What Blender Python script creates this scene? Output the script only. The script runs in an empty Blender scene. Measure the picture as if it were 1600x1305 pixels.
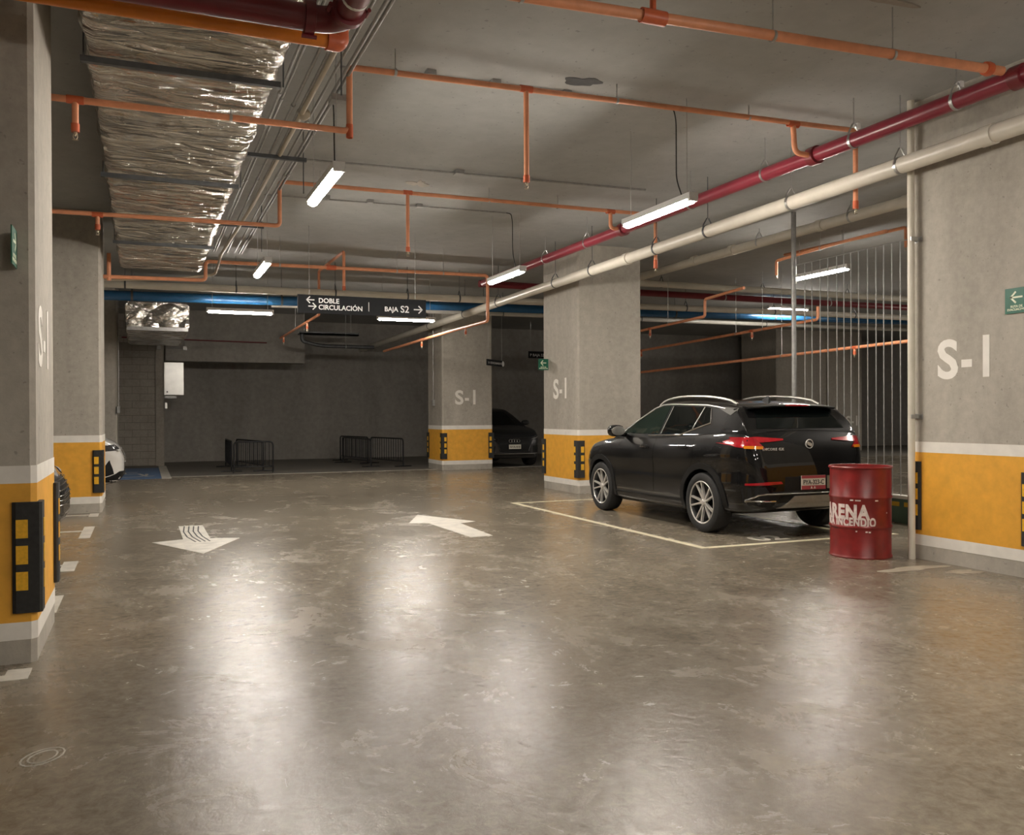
import bpy, bmesh, math, random
from mathutils import Vector, Matrix
from mathutils.bvhtree import BVHTree
random.seed(7)
PI = math.pi
scene = bpy.context.scene
COL = scene.collection

# ------------------------------------------------------------------ camera
CAM_YAW = math.atan(575 / 1380.0)
CAM_PITCH = -math.radians(.22)
CAM_ROLL = math.radians(.25)
fw = Vector((math.sin(CAM_YAW) * math.cos(CAM_PITCH), math.cos(CAM_YAW) * math.cos(CAM_PITCH), math.sin(CAM_PITCH)))
rt = Vector((math.cos(CAM_YAW), -math.sin(CAM_YAW), 0))
up = rt.cross(fw)
R_ = rt * math.cos(CAM_ROLL) - up * math.sin(CAM_ROLL)
U_ = rt * math.sin(CAM_ROLL) + up * math.cos(CAM_ROLL)
cam_data = bpy.data.cameras.new('camera')
cam_data.sensor_fit = 'HORIZONTAL'
cam_data.sensor_width = 36.0
cam_data.lens = 36.0 * 1380 / 1600
cam_data.clip_start = .05
cam_data.clip_end = 200
cam = bpy.data.objects.new('camera', cam_data)
COL.objects.link(cam)
cam.matrix_world = Matrix(((R_.x, U_.x, -fw.x, 0), (R_.y, U_.y, -fw.y, 0), (R_.z, U_.z, -fw.z, 1.40), (0, 0, 0, 1)))
scene.camera = cam

# ------------------------------------------------------------------ world, exposure
world = bpy.data.worlds.new('world')
scene.world = world
world.use_nodes = True
world.node_tree.nodes['Background'].inputs[0].default_value = (.9, .92, 1, 1)
world.node_tree.nodes['Background'].inputs[1].default_value = 0.0
scene.view_settings.view_transform = 'Standard'
scene.view_settings.look = 'None'
scene.view_settings.exposure = 0.38
scene.view_settings.gamma = 1.0
scene.view_settings.use_curve_mapping = False
LAMP_POWER = 185.0
LAMP_COLOR = (1.0, .915, .815)
scene.cycles.max_bounces = 10
scene.cycles.diffuse_bounces = 6
scene.cycles.caustics_reflective = True
scene.cycles.caustics_refractive = False
scene.cycles.sample_clamp_indirect = 4.0

# ------------------------------------------------------------------ materials
MATS = {}
def new_mat(name):
    m = bpy.data.materials.new(name)
    m.use_nodes = True
    MATS[name] = m
    return m, m.node_tree.nodes, m.node_tree.links, m.node_tree.nodes['Principled BSDF']

def coords(N, L, scale=(1, 1, 1), kind='Object'):
    tc = N.new('ShaderNodeTexCoord'); mp = N.new('ShaderNodeMapping')
    mp.inputs['Scale'].default_value = scale
    L.new(tc.outputs[kind], mp.inputs['Vector'])
    return mp.outputs['Vector']

def world_coords(N, L, scale=(1, 1, 1)):
    g = N.new('ShaderNodeNewGeometry'); mp = N.new('ShaderNodeMapping')
    mp.inputs['Scale'].default_value = scale
    L.new(g.outputs['Position'], mp.inputs['Vector'])
    return mp.outputs['Vector']

def noise(N, L, vec, scale, detail=6, rough=.55, dist=0):
    n = N.new('ShaderNodeTexNoise')
    n.inputs['Scale'].default_value = scale; n.inputs['Detail'].default_value = detail
    n.inputs['Roughness'].default_value = rough; n.inputs['Distortion'].default_value = dist
    L.new(vec, n.inputs['Vector'])
    return n.outputs['Fac']

def ramp(N, L, fac, stops):
    r = N.new('ShaderNodeValToRGB')
    el = r.color_ramp.elements
    while len(el) < len(stops): el.new(.5)
    for e, (p, c) in zip(el, stops):
        e.position = p
        e.color = (c[0], c[1], c[2], 1) if not isinstance(c, (int, float)) else (c, c, c, 1)
    L.new(fac, r.inputs['Fac'])
    return r.outputs['Color']

def mix(N, L, fac, a, b, mode='MIX'):
    m = N.new('ShaderNodeMix'); m.data_type = 'RGBA'; m.blend_type = mode
    for i, v in ((0, fac), (6, a), (7, b)):
        if isinstance(v, (int, float)): m.inputs[i].default_value = v
        elif isinstance(v, tuple): m.inputs[i].default_value = (*v, 1)
        else: L.new(v, m.inputs[i])
    return m.outputs[2]

def bump(N, L, h, strength, dist, bsdf):
    b = N.new('ShaderNodeBump')
    b.inputs['Strength'].default_value = strength; b.inputs['Distance'].default_value = dist
    L.new(h, b.inputs['Height']); L.new(b.outputs['Normal'], bsdf.inputs['Normal'])

def simple(name, col, rough=.5, metal=0, var=.12, scale=6, coat=0, spec=.5, wrld=False):
    m, N, L, B = new_mat(name)
    v = world_coords(N, L) if wrld else coords(N, L)
    f = noise(N, L, v, scale)
    lo = tuple(max(0, c * (1 - var)) for c in col); hi = tuple(min(1, c * (1 + var)) for c in col)
    L.new(ramp(N, L, f, [(.3, lo), (.7, hi)]), B.inputs['Base Color'])
    B.inputs['Roughness'].default_value = rough; B.inputs['Metallic'].default_value = metal
    B.inputs['Coat Weight'].default_value = coat; B.inputs['Coat Roughness'].default_value = .03
    B.inputs['Specular IOR Level'].default_value = spec
    return m

def concrete(name, dark, light, scale=1.2, rough=.8, bstr=.25, streak=(1, 1, .25)):
    m, N, L, B = new_mat(name)
    v = world_coords(N, L, streak); v2 = world_coords(N, L)
    a = noise(N, L, v, scale, 8, .6, .6); b = noise(N, L, v2, scale * 9, 6, .65); s = noise(N, L, v2, 70, 3, .6)
    c1 = ramp(N, L, a, [(.3, dark), (.7, light)])
    c2 = mix(N, L, .35, c1, ramp(N, L, b, [(.35, dark), (.65, light)]))
    pits = ramp(N, L, noise(N, L, v2, 26, 2, .4), [(.26, .66), (.30, 1.0)])
    c3 = mix(N, L, .8, c2, pits, 'MULTIPLY')
    L.new(c3, B.inputs['Base Color'])
    B.inputs['Roughness'].default_value = rough
    bump(N, L, mix(N, L, .3, b, s), bstr, .01, B)
    return m

concrete('concrete_column', (.31, .285, .245), (.50, .465, .40), 1.3, .75)
concrete('concrete_ceiling', (.325, .328, .318), (.43, .434, .42), .55, .85, .2, (1, .6, 1))
concrete('concrete_wall', (.23, .215, .195), (.40, .38, .345), .8, .9)
concrete('concrete_block', (.26, .235, .20), (.40, .365, .315), 2.0, .9, .5, (1, 1, 1))
concrete('concrete_mortar', (.13, .12, .105), (.19, .175, .15), 4.0, .9)
concrete('concrete_back_floor', (.12, .11, .095), (.20, .185, .16), .8, .55)

# polished floor
m, N, L, B = new_mat('polished_floor')
v = world_coords(N, L); vs = world_coords(N, L, (1, .6, 1))
big = noise(N, L, vs, .5, 9, .66, 1.2); mid = noise(N, L, v, 2.4, 9, .72, 1.0); fine = noise(N, L, v, 17, 7, .75, .4)
scuff = noise(N, L, world_coords(N, L, (1.0, .5, 1)), 1.1, 9, .70, 1.6)
c = ramp(N, L, big, [(.30, (.100, .082, .056)), (.5, (.19, .160, .115)), (.72, (.29, .247, .186))])
c = mix(N, L, .5, c, ramp(N, L, mid, [(.32, (.090, .073, .049)), (.68, (.31, .264, .197))]))
c = mix(N, L, .32, c, ramp(N, L, fine, [(.36, (.06, .05, .036)), (.64, (.37, .325, .255))]))
c = mix(N, L, ramp(N, L, scuff, [(.50, 0.0), (.72, .30)]), c, (.37, .32, .245))
chips = ramp(N, L, noise(N, L, v, 4.2, 6, .8, .3), [(.240, .38), (.276, 1.0)])
c = mix(N, L, .8, c, chips, 'MULTIPLY')
L.new(c, B.inputs['Base Color'])
L.new(ramp(N, L, mix(N, L, .5, mid, scuff), [(.32, .18), (.5, .235), (.68, .38)]), B.inputs['Roughness'])
B.inputs['Specular IOR Level'].default_value = .62
bump(N, L, mix(N, L, .5, mix(N, L, .5, mid, scuff), fine), .30, .012, B)

simple('orange_paint', (.80, .40, .045), .5, 0, .10, 9, wrld=True)
simple('white_paint', (.80, .77, .71), .55, 0, .06, 8, wrld=True)
simple('floor_paint', (.62, .59, .52), .45, 0, .22, 7, wrld=True)
simple('cement', (.34, .30, .235), .7, 0, .25, 9, wrld=True)
simple('cream_floor_paint', (.74, .68, .50), .45, 0, .12, 7, wrld=True)
simple('blue_floor_paint', (.10, .19, .36), .5, 0, .2, 5, wrld=True)
simple('letter_paint', (.82, .79, .73), .6, 0, .04, 8, wrld=True)
simple('rubber', (.022, .022, .021), .65, 0, .3, 30)
simple('yellow_reflector', (.82, .45, .03), .35, 0, .12, 60)
simple('orange_pipe', (.76, .32, .17), .42, 0, .12, 8, wrld=True)
simple('bright_orange', (.80, .25, .03), .35, 0, .08, 8, wrld=True)
simple('orange_fitting', (.60, .13, .05), .4, 0, .1, 20, wrld=True)
simple('red_pipe', (.22, .022, .038), .28, 0, .12, 5, wrld=True)
simple('dark_red_pipe', (.16, .016, .022), .35, 0, .15, 5, wrld=True)
simple('white_pipe', (.66, .62, .53), .33, 0, .06, 5, wrld=True)
simple('pale_pipe', (.60, .58, .53), .22, 0, .06, 5, wrld=True)
simple('beige_pipe', (.52, .46, .36), .4, 0, .06, 5, wrld=True)
simple('blue_pipe', (.022, .11, .25), .22, 0, .1, 5, wrld=True)
simple('galvanized', (.36, .36, .35), .42, .6, .15, 18, wrld=True)
simple('steel_dark', (.10, .105, .11), .5, .5, .2, 12, wrld=True)
simple('hanger_steel', (.50, .50, .49), .35, .9, .1, 30)
simple('brass', (.62, .55, .42), .3, .9, .1, 30)
simple('green_sign', (.008, .125, .075), .4, 0, .06, 10)
simple('glow_paint', (.80, .85, .66), .5, 0, .03, 10)
simple('sign_black', (.011, .012, .014), .6, 0, .1, 8, spec=.2)
simple('sign_white', (.85, .85, .83), .5, 0, .02, 8)
simple('drum_red', (.20, .014, .013), .34, 0, .28, 7)
simple('drum_white', (.72, .62, .58), .5, 0, .2, 22)
simple('panel_white', (.82, .82, .79), .33, .6, .08, 4)
simple('lamp_body', (.62, .62, .60), .4, 0, .04, 9)
simple('wire_black', (.02, .02, .02), .6, 0, .2, 20)
simple('rack_metal', (.020, .021, .024), .45, .3, .2, 10)
simple('curb_green', (.10, .17, .13), .5, 0, .1, 6)
simple('yellow_paint', (.75, .48, .05), .5, 0, .1, 10)
# car
simple('car_black', (.003, .003, .0033), .4, 0, .1, 4, coat=1.0, spec=.1)
simple('badge_silver', (.62, .61, .58), .3, .35, .05, 20)
simple('fin_grey', (.10, .098, .09), .6, 0, .05, 20)
simple('car_white', (.78, .77, .74), .3, 0, .03, 4, coat=1.0)
simple('car_graphite', (.012, .013, .015), .35, 0, .1, 4, coat=.6)
simple('car_plastic', (.009, .009, .009), .5, 0, .2, 40, spec=.25)
simple('car_glass', (.004, .006, .006), .03, 0, .1, 3, spec=.7)
simple('car_glass_green', (.012, .022, .018), .03, 0, .25, 2, spec=.8)
simple('chrome', (.62, .61, .59), .16, 1, .04, 20)
simple('satin_silver', (.45, .44, .41), .35, .85, .05, 20)
simple('skid_silver', (.33, .31, .27), .4, .5, .08, 20)
simple('tyre', (.016, .016, .016), .75, 0, .3, 40)
simple('rim_dark', (.035, .035, .036), .4, .5, .2, 20)
simple('rim_silver', (.66, .64, .60), .32, .55, .05, 20)
simple('tail_red', (.33, .010, .016), .12, 0, .25, 14, coat=.6)
simple('tail_amber', (.62, .20, .01), .15, 0, .15, 20, coat=.6)
simple('lamp_glass', (.05, .052, .055), .08, 0, .4, 22, coat=.8)
simple('lamp_clear', (.75, .75, .72), .2, .3, .1, 22)
simple('plate_white', (.66, .63, .54), .5, 0, .06, 20)
simple('plate_red', (.34, .05, .06), .5, 0, .06, 20)
simple('plate_ink', (.05, .05, .045), .5, 0, .06, 20)

# crinkled foil
m, N, L, B = new_mat('foil')
v = world_coords(N, L, (.55, 2.6, 1)); vf = world_coords(N, L, (1.0, 3.0, 1))
w1 = noise(N, L, v, 1.9, 3, .5, 1.6); w2 = noise(N, L, vf, 4.2, 4, .6, 1.8)
vor = N.new('ShaderNodeTexVoronoi'); vor.feature = 'DISTANCE_TO_EDGE'; vor.inputs['Scale'].default_value = 2.3
wn = N.new('ShaderNodeTexNoise'); wn.inputs['Scale'].default_value = 2.0; L.new(v, wn.inputs['Vector'])
L.new(mix(N, L, .45, vf, wn.outputs['Color']), vor.inputs['Vector'])
crease = ramp(N, L, vor.outputs['Distance'], [(0, 0.0), (.20, 1.0)])
h = mix(N, L, .35, mix(N, L, .5, w1, w2), crease)
bump(N, L, h, 1.0, .16, B)
spots = ramp(N, L, noise(N, L, world_coords(N, L, (7, 15, 1)), 2.6, 3, .65), [(.29, (.12, .08, .15)), (.33, (1, 1, 1))])
base = ramp(N, L, w1, [(.3, (.50, .475, .43)), (.7, (.80, .77, .71))])
L.new(mix(N, L, .85, base, spots, 'MULTIPLY'), B.inputs['Base Color'])
B.inputs['Metallic'].default_value = .92
B.inputs['Roughness'].default_value = .17

# lit diffuser of the batten lamps
m, N, L, B = new_mat('lamp_lit')
f = noise(N, L, coords(N, L), 3)
L.new(ramp(N, L, f, [(.2, tuple(c * .97 for c in LAMP_COLOR)), (.8, LAMP_COLOR)]), B.inputs['Emission Color'])
B.inputs['Emission Strength'].default_value = LAMP_POWER
B.inputs['Base Color'].default_value = (.9, .9, .88, 1)

# ------------------------------------------------------------------ helpers
class MB:
    def __init__(s): s.v = []; s.f = []
    def add(s, vs, fs):
        o = len(s.v); s.v += [tuple(p) for p in vs]; s.f += [tuple(i + o for i in f) for f in fs]; return s
    def box(s, x0, x1, y0, y1, z0, z1, M=None):
        vs = [Vector(p) for p in ((x0, y0, z0), (x1, y0, z0), (x1, y1, z0), (x0, y1, z0), (x0, y0, z1), (x1, y0, z1), (x1, y1, z1), (x0, y1, z1))]
        if M: vs = [M @ p for p in vs]
        return s.add(vs, [(3, 2, 1, 0), (4, 5, 6, 7), (0, 1, 5, 4), (1, 2, 6, 5), (2, 3, 7, 6), (3, 0, 4, 7)])
    def bbox(s, x0, x1, y0, y1, z0, z1, b):
        """box with chamfered vertical edges"""
        ring = [(x0 + b, y0), (x1 - b, y0), (x1, y0 + b), (x1, y1 - b), (x1 - b, y1), (x0 + b, y1), (x0, y1 - b), (x0, y0 + b)]
        return s.prism(ring, z0, z1)
    def prism(s, ring, z0, z1, M=None):
        n = len(ring)
        vs = [Vector((x, y, z0)) for x, y in ring] + [Vector((x, y, z1)) for x, y in ring]
        if M: vs = [M @ p for p in vs]
        fs = [tuple(range(n - 1, -1, -1)), tuple(range(n, 2 * n))] + [(i, (i + 1) % n, n + (i + 1) % n, n + i) for i in range(n)]
        return s.add(vs, fs)
    def frame(s, ring_o, ring_i, z0, z1):
        """wall band between two vertical rings of the same length"""
        n = len(ring_o)
        vs = [(x, y, z) for z in (z0, z1) for ring in (ring_o, ring_i) for x, y in ring]
        fs = []
        for i in range(n):
            j = (i + 1) % n
            fs += [(i, j, 2 * n + j, 2 * n + i), (n + j, n + i, 3 * n + i, 3 * n + j), (2 * n + i, 2 * n + j, 3 * n + j, 3 * n + i), (j, i, n + i, n + j)]
        return s.add(vs, fs)
    def tube(s, pts, r, n=10, cap=True, closed=False):
        pts = [Vector(p) for p in pts]; k = len(pts); vs = []; fs = []; prev = None
        for i, p in enumerate(pts):
            if closed: d = pts[(i + 1) % k] - pts[i - 1]
            else: d = pts[min(i + 1, k - 1)] - pts[max(i - 1, 0)]
            d.normalize()
            if prev is None:
                a = Vector((0, 0, 1)) if abs(d.z) < .9 else Vector((1, 0, 0))
                u = d.cross(a).normalized()
            else: u = (prev - d * prev.dot(d)).normalized()
            prev = u; w = d.cross(u)
            if 0 < i < k - 1 or closed:
                d1 = (p - pts[i - 1]).normalized(); c = max(.5, math.sqrt(max(0, (1 + d1.dot((pts[(i + 1) % k] - p).normalized())) / 2)))
            else: c = 1
            rr = r[i] if isinstance(r, (list, tuple)) else r
            for j in range(n):
                t = 2 * PI * j / n
                vs.append(p + (u * math.cos(t) + w * math.sin(t)) * rr / (1 if c > .9 else c))
        m = k if closed else k - 1
        for i in range(m):
            a0 = i * n; b0 = ((i + 1) % k) * n
            for j in range(n): fs.append((a0 + j, a0 + (j + 1) % n, b0 + (j + 1) % n, b0 + j))
        if cap and not closed: fs += [tuple(range(n - 1, -1, -1)), tuple(range((k - 1) * n, k * n))]
        return s.add(vs, fs)
    def lathe(s, prof, n=32, M=None, closed=False):
        """profile of (radius, height) turned about local z"""
        vs = []; fs = []; k = len(prof)
        for r, z in prof:
            for j in range(n):
                t = 2 * PI * j / n; p = Vector((r * math.cos(t), r * math.sin(t), z)); vs.append(M @ p if M else p)
        for i in range(k if closed else k - 1):
            a = i * n; b = ((i + 1) % k) * n
            for j in range(n): fs.append((a + j, a + (j + 1) % n, b + (j + 1) % n, b + j))
        if not closed: fs += [tuple(range(n - 1, -1, -1)), tuple(range((k - 1) * n, k * n))]
        return s.add(vs, fs)
    def mesh(s, name, mat, smooth=False, origin=(0, 0, 0)):
        o = Vector(origin)
        me = bpy.data.meshes.new(name)
        me.from_pydata([tuple(Vector(p) - o) for p in s.v], [], s.f)
        me.materials.append(MATS[mat] if isinstance(mat, str) else mat)
        bm = bmesh.new(); bm.from_mesh(me); bmesh.ops.recalc_face_normals(bm, faces=bm.faces[:]); bm.to_mesh(me); bm.free()
        if smooth: shade(me)
        return me
    def build(s, name, mat, parent=None, smooth=False, local=False):
        org = (0, 0, 0)
        if parent is not None and not local: org = world_loc(parent)
        return link(s.mesh(name, mat, smooth, org), name, parent)

def shade(me, angle=38):
    me.polygons.foreach_set('use_smooth', [True] * len(me.polygons))
    me.set_sharp_from_angle(angle=math.radians(angle))
def world_loc(o):
    p = Vector(o.location)
    while o.parent: o = o.parent; p = p + Vector(o.location)
    return p
def link(me, name, parent=None):
    o = bpy.data.objects.new(name, me); COL.objects.link(o)
    if parent is not None: o.parent = parent
    return o
def tag(o, label=None, cat=None, group=None, kind=None):
    for k, v in (('label', label), ('category', cat), ('group', group), ('kind', kind)):
        if v: o[k] = v
    return o
def empty(name, loc, label, cat, group=None, rz=0):
    o = bpy.data.objects.new(name, None); COL.objects.link(o)
    o.location = loc; o.rotation_euler = (0, 0, rz); o.empty_display_size = .1
    return tag(o, label, cat, group)
def struct(o): o['kind'] = 'structure'; return o
def centred(o):
    """move a top-level mesh's origin to the middle of its base"""
    me = o.data; n = len(me.vertices)
    xs = [v.co for v in me.vertices]
    c = Vector((sum(p.x for p in xs) / n, sum(p.y for p in xs) / n, min(p.z for p in xs)))
    me.transform(Matrix.Translation(-c)); o.location = c
    return o

def text_mesh(s, size, bold=0.0, depth=.004, align='CENTER', spacing=1.0):
    cu = bpy.data.curves.new('lettering', 'FONT')
    cu.body = s; cu.size = size; cu.offset = bold; cu.extrude = depth / 2; cu.align_x = align; cu.resolution_u = 4; cu.space_character = spacing
    o = bpy.data.objects.new('lettering', cu); COL.objects.link(o)
    dg = bpy.context.evaluated_depsgraph_get()
    me = bpy.data.meshes.new_from_object(o.evaluated_get(dg))
    bpy.data.objects.remove(o); bpy.data.curves.remove(cu)
    return me
def place_text(s, size, at, right, upv, mat, parent, name='lettering', bold=0, align='CENTER', depth=.004, spacing=1.0, sx=1.0, local=False):
    me = text_mesh(s, size, bold, depth, align, spacing)
    r = Vector(right).normalized(); u = Vector(upv).normalized(); n = r.cross(u)
    at = Vector(at) if local or parent is None else Vector(at) - world_loc(parent)
    M = Matrix(((r.x * sx, u.x, n.x, at.x), (r.y * sx, u.y, n.y, at.y), (r.z * sx, u.z, n.z, at.z), (0, 0, 0, 1)))
    me.transform(M); me.materials.clear(); me.materials.append(MATS[mat]); me.name = name
    return link(me, name, parent)
def poly_plate(polys, at, right, upv, depth, mat, name, parent, local=False):
    """flat cut-out shapes (2D polygons) of a given thickness standing in a plane"""
    r = Vector(right).normalized(); u = Vector(upv).normalized(); n = r.cross(u); at = Vector(at)
    M = Matrix(((r.x, u.x, n.x, at.x), (r.y, u.y, n.y, at.y), (r.z, u.z, n.z, at.z), (0, 0, 0, 1)))
    mb = MB()
    for p in polys: mb.prism(p, 0, depth, M)
    return mb.build(name, mat, parent, local=local)
def stroke(pts, w):
    """2D polyline as quads"""
    out = []
    for (x0, y0), (x1, y1) in zip(pts, pts[1:]):
        d = math.hypot(x1 - x0, y1 - y0); nx, ny = -(y1 - y0) / d * w / 2, (x1 - x0) / d * w / 2
        ex, ey = (x1 - x0) / d * w * .3, (y1 - y0) / d * w * .3
        out.append([(x0 + nx - ex, y0 + ny - ey), (x0 - nx - ex, y0 - ny - ey), (x1 - nx + ex, y1 - ny + ey), (x1 + nx + ex, y1 + ny + ey)])
    return out
def arrow2d(cx, cy, s, flip=1, w=.14):
    return stroke([(cx - .5 * s * flip, cy), (cx + .5 * s * flip, cy)], w * s) + stroke([(cx + .08 * s * flip, cy + .42 * s), (cx + .5 * s * flip, cy), (cx + .08 * s * flip, cy - .42 * s)], w * s)

# ------------------------------------------------------------------ structure
CEIL = 4.37
X0, X1, YB, YF = -7.5, 31.0, -9.0, 28.5
struct(MB().box(X0, X1, YB, 21.55, -.2, 0).build('floor', 'polished_floor'))
struct(MB().box(X0, X1, 21.55, YF, -.2, 0).build('floor_back', 'concrete_back_floor'))
struct(MB().box(X0 - .2, X1 + .2, YB - .2, YF + .2, CEIL, CEIL + .25).build('ceiling', 'concrete_ceiling'))
struct(MB().box(X0 - .2, X1 + .2, YF, YF + .2, -.2, CEIL).build('wall_back', 'concrete_wall'))
struct(MB().box(X0 - .2, X1 + .2, YB - .2, YB, -.2, CEIL).build('wall_front', 'concrete_wall'))
struct(MB().box(X0 - .2, X0, YB, YF, -.2, CEIL).build('wall_left', 'concrete_wall'))
struct(MB().box(X1, X1 + .2, YB, YF, -.2, CEIL).build('wall_right', 'concrete_wall'))
# dropped beam in front of the bike bay
struct(MB().box(.56, 4.40, 26.5, 27.1, 2.93, CEIL).build('trim_1', 'concrete_wall'))
# block wall closing the accessible stall, laid block by block
bw = struct(MB().box(-1.9, .30, 26.53, 26.70, 0, CEIL).build('wall_blockwork', 'concrete_mortar'))
bme = MB().box(.004, .396, 0, .03, .005, .195).mesh('block', 'concrete_block')
hme = MB().box(.004, .196, 0, .03, .005, .195).mesh('block', 'concrete_block')
for row in range(21):
    off = -.2 if row % 2 else 0
    x = -1.9 + off
    while x < .29:
        half = x < -1.91 or x + .4 > .31
        o = link(hme if half else bme, 'block', bw)
        o.location = (x + (.2 if x < -1.91 else 0), 26.500 + random.uniform(-.003, .002), row * .2 + .01)
        x += .4
struct(MB().box(.30, .52, 26.46, 28.5, 0, CEIL).build('wall_pier', 'concrete_block'))

# ------------------------------------------------------------------ columns
def ring8(x0, x1, y0, y1, b): return [(x0 + b, y0), (x1 - b, y0), (x1, y0 + b), (x1, y1 - b), (x1 - b, y1), (x0 + b, y1), (x0, y1 - b), (x0, y0 + b)]
def column(x0, x1, y0, y1, label, letters=(), painted=True, b=.03):
    t = empty('column', ((x0 + x1) / 2, (y0 + y1) / 2, 0), label, 'column', 'concrete columns')
    MB().bbox(x0, x1, y0, y1, 0, CEIL, b).build('shaft', 'concrete_column', t)
    if painted:
        def band(z0, z1, mat, name, e):
            MB().frame(ring8(x0 - e, x1 + e, y0 - e, y1 + e, b), ring8(x0 + .01, x1 - .01, y0 + .01, y1 - .01, b), z0, z1).build(name, mat, t)
        band(.235, 1.02, 'orange_paint', 'painted_band', .003)
        tag(band.__self__ if False else t.children[-1], 'orange painted band') if False else None
        band(.135, .235, 'white_paint', 'lower_stripe', .004)
        band(1.02, 1.12, 'white_paint', 'upper_stripe', .004)
    for face, u, z0 in letters:
        # S-1 painted 0.36 m tall
        if face == '-x': at, right = (x0 - .001, u, z0), (0, -1, 0)
        elif face == '+x': at, right = (x1 + .001, u, z0), (0, 1, 0)
        else: at, right = (u, y0 - .001, z0), (1, 0, 0)
        r = Vector(right)
        place_text('S', .49, Vector(at) - r * .17, right, (0, 0, 1), 'letter_paint', t, 'letter', bold=.013, sx=1.04)
        poly_plate([[(-.055, .085), (.055, .085), (.055, .155), (-.055, .155)]], Vector(at) + r * .035, right, (0, 0, 1), .003, 'letter_paint', 'letter', t)
        poly_plate([[(-.033, -.01), (.033, -.01), (.033, .36), (-.033, .36)]], Vector(at) + r * .235, right, (0, 0, 1), .003, 'letter_paint', 'letter', t)
    return t
column(-1.90, -.57, 5.68, 6.78, 'concrete column at the left edge, nearest, with orange base band', [('+x', 6.12, 1.71)])
column(-1.90, -.57, 14.1, 15.3, 'second concrete column along the left side, between the black and the white car')
column(-1.90, -.57, 22.2, 23.4, 'bare far left column behind the white car', (), False)
column(6.90, 8.25, 21.1, 22.3, 'farthest painted column, in front of the dark parked car', [('-y', 7.52, 1.66)])
column(7.0, 8.28, 13.8, 15.25, 'middle column with orange band in front of the black SUV', [('-x', 14.52, 1.69)])
column(6.84, 8.17, 5.10, 6.385, 'wide column at the right edge beside the red drum', [('-x', 5.80, 1.72)])
column(20.7, 23.0, 25.3, 27.3, 'far dim concrete column behind the vertical rods', (), False)
far_c = column(22.95, 24.55, 25.2, 27.2, 'far pale column with lettering right of the SUV rear window', [('-y', 24.05, .93)], False)

def guard(x, y, sx, sy, label, z0=.28, z1=.93, reflect='y'):
    """L-shaped rubber corner guard on the corner (x, y); sx, sy point outwards"""
    t = empty('corner_guard', (x, y, z0), label, 'corner guard', 'rubber corner guards')
    w, d = .118, .028
    mb = MB()
    e = .005
    X = lambda a: x + sx * a
    Y = lambda a: y + sy * a
    ring = [(X(e), Y(-w)), (X(e + d * .6), Y(-w)), (X(e + d), Y(-w + .02)), (X(e + d), Y(e + d * .5)), (X(e + d * .5), Y(e + d)), (X(-w + .02), Y(e + d)), (X(-w), Y(e + d * .6)), (X(-w), Y(e)), (X(e), Y(e))]
    mb.prism(ring, z0, z1)
    mb.build('pad', 'rubber', t)
    for k in range(3):
        zc = z0 + (z1 - z0) * (.29 + .235 * k)
        r1 = MB(); r2 = MB()
        xa, xb = sorted((X(-w + .020), X(-w + .080))); ya, yb = sorted((Y(e + d - .004), Y(e + d + .004)))
        r1.box(xa, xb, ya, yb, zc - .052, zc + .052).build('reflector', 'yellow_reflector', t)
        xa, xb = sorted((X(e + d - .004), X(e + d + .004))); ya, yb = sorted((Y(-w + .020), Y(-w + .080)))
        r2.box(xa, xb, ya, yb, zc - .052, zc + .052).build('reflector', 'yellow_reflector', t)
    return t
guard(-.57, 5.68, 1, -1, 'black corner guard with yellow reflectors, largest, on the nearest left column', .29, .915)
guard(-.57, 6.78, 1, 1, 'black corner guard seen edge-on beside the black car nose', .28, .95)
guard(-.57, 14.1, 1, -1, 'black corner guard in front of the white car', .29, .905)
guard(6.90, 21.1, -1, -1, 'black corner guard on the left front edge of the farthest painted column')
guard(8.25, 21.1, 1, -1, 'black corner guard overlapping the dark parked car')
guard(6.90, 22.3, -1, 1, 'black corner guard at the back left edge of the farthest painted column')
guard(7.0, 13.8, -1, -1, 'black corner guard right in front of the SUV front bumper')
guard(7.0, 15.25, -1, 1, 'black corner guard on the left edge of the middle column')
guard(6.84, 6.385, -1, 1, 'black corner guard behind the white drain pipe at the right column')
guard(6.84, 5.10, -1, -1, 'black corner guard cut by the right edge of the photo', .27, .89)

# ------------------------------------------------------------------ lamps
def lamp(cx, cy, cz, along, label, length=1.22, wires=True):
    t = empty('ceiling_light', (cx, cy, cz), label, 'light', 'batten ceiling lights', 0 if along == 'x' else PI / 2)
    h = length / 2
    hb = MB().box(-h - .02, h + .02, -.050, .050, .030, .062).box(-h - .02, h + .02, .046, .051, .004, .031).box(-h - .02, h + .02, -.051, -.046, .004, .031)
    for s in (-1, 1): hb.box(s * h - .02 if s > 0 else -h - .02, h + .02 if s > 0 else -h + .02, -.044, .044, -.02, .031)
    hb.build('housing', 'lamp_body', t, local=True)
    prof = [(-.043, .030), (-.045, -.006), (-.040, -.020), (-.024, -.034), (0, -.040), (.024, -.034), (.040, -.020), (.045, -.006), (.043, .030)]
    d = MB(); n = len(prof)
    d.add([(x, a, b) for x in (-h + .02, h - .02) for a, b in prof], [(i, i + 1, n + i + 1, n + i) for i in range(n - 1)] + [tuple(range(n)), tuple(range(2 * n - 1, n - 1, -1)), (0, n, 2 * n - 1, n - 1)])
    d.build('diffuser', 'lamp_lit', t, local=True, smooth=True)
    if wires:
        for s in (-1, 1):
            MB().tube([(s * h * .85, 0, .06), (s * h * .85, 0, CEIL - cz)], .004, 5).build('hanging_wire', 'hanger_steel', t, local=True)
    return t
lamp(1.475, 7.80, 3.40, 'y', 'bright batten light nearest, beside the conduits')
lamp(1.49, 12.35, 3.38, 'y', 'small batten light over the left lane, second from the front')
lamp(4.74, 7.58, 3.40, 'y', 'bright batten light overlapping the red sprinkler main')
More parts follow.
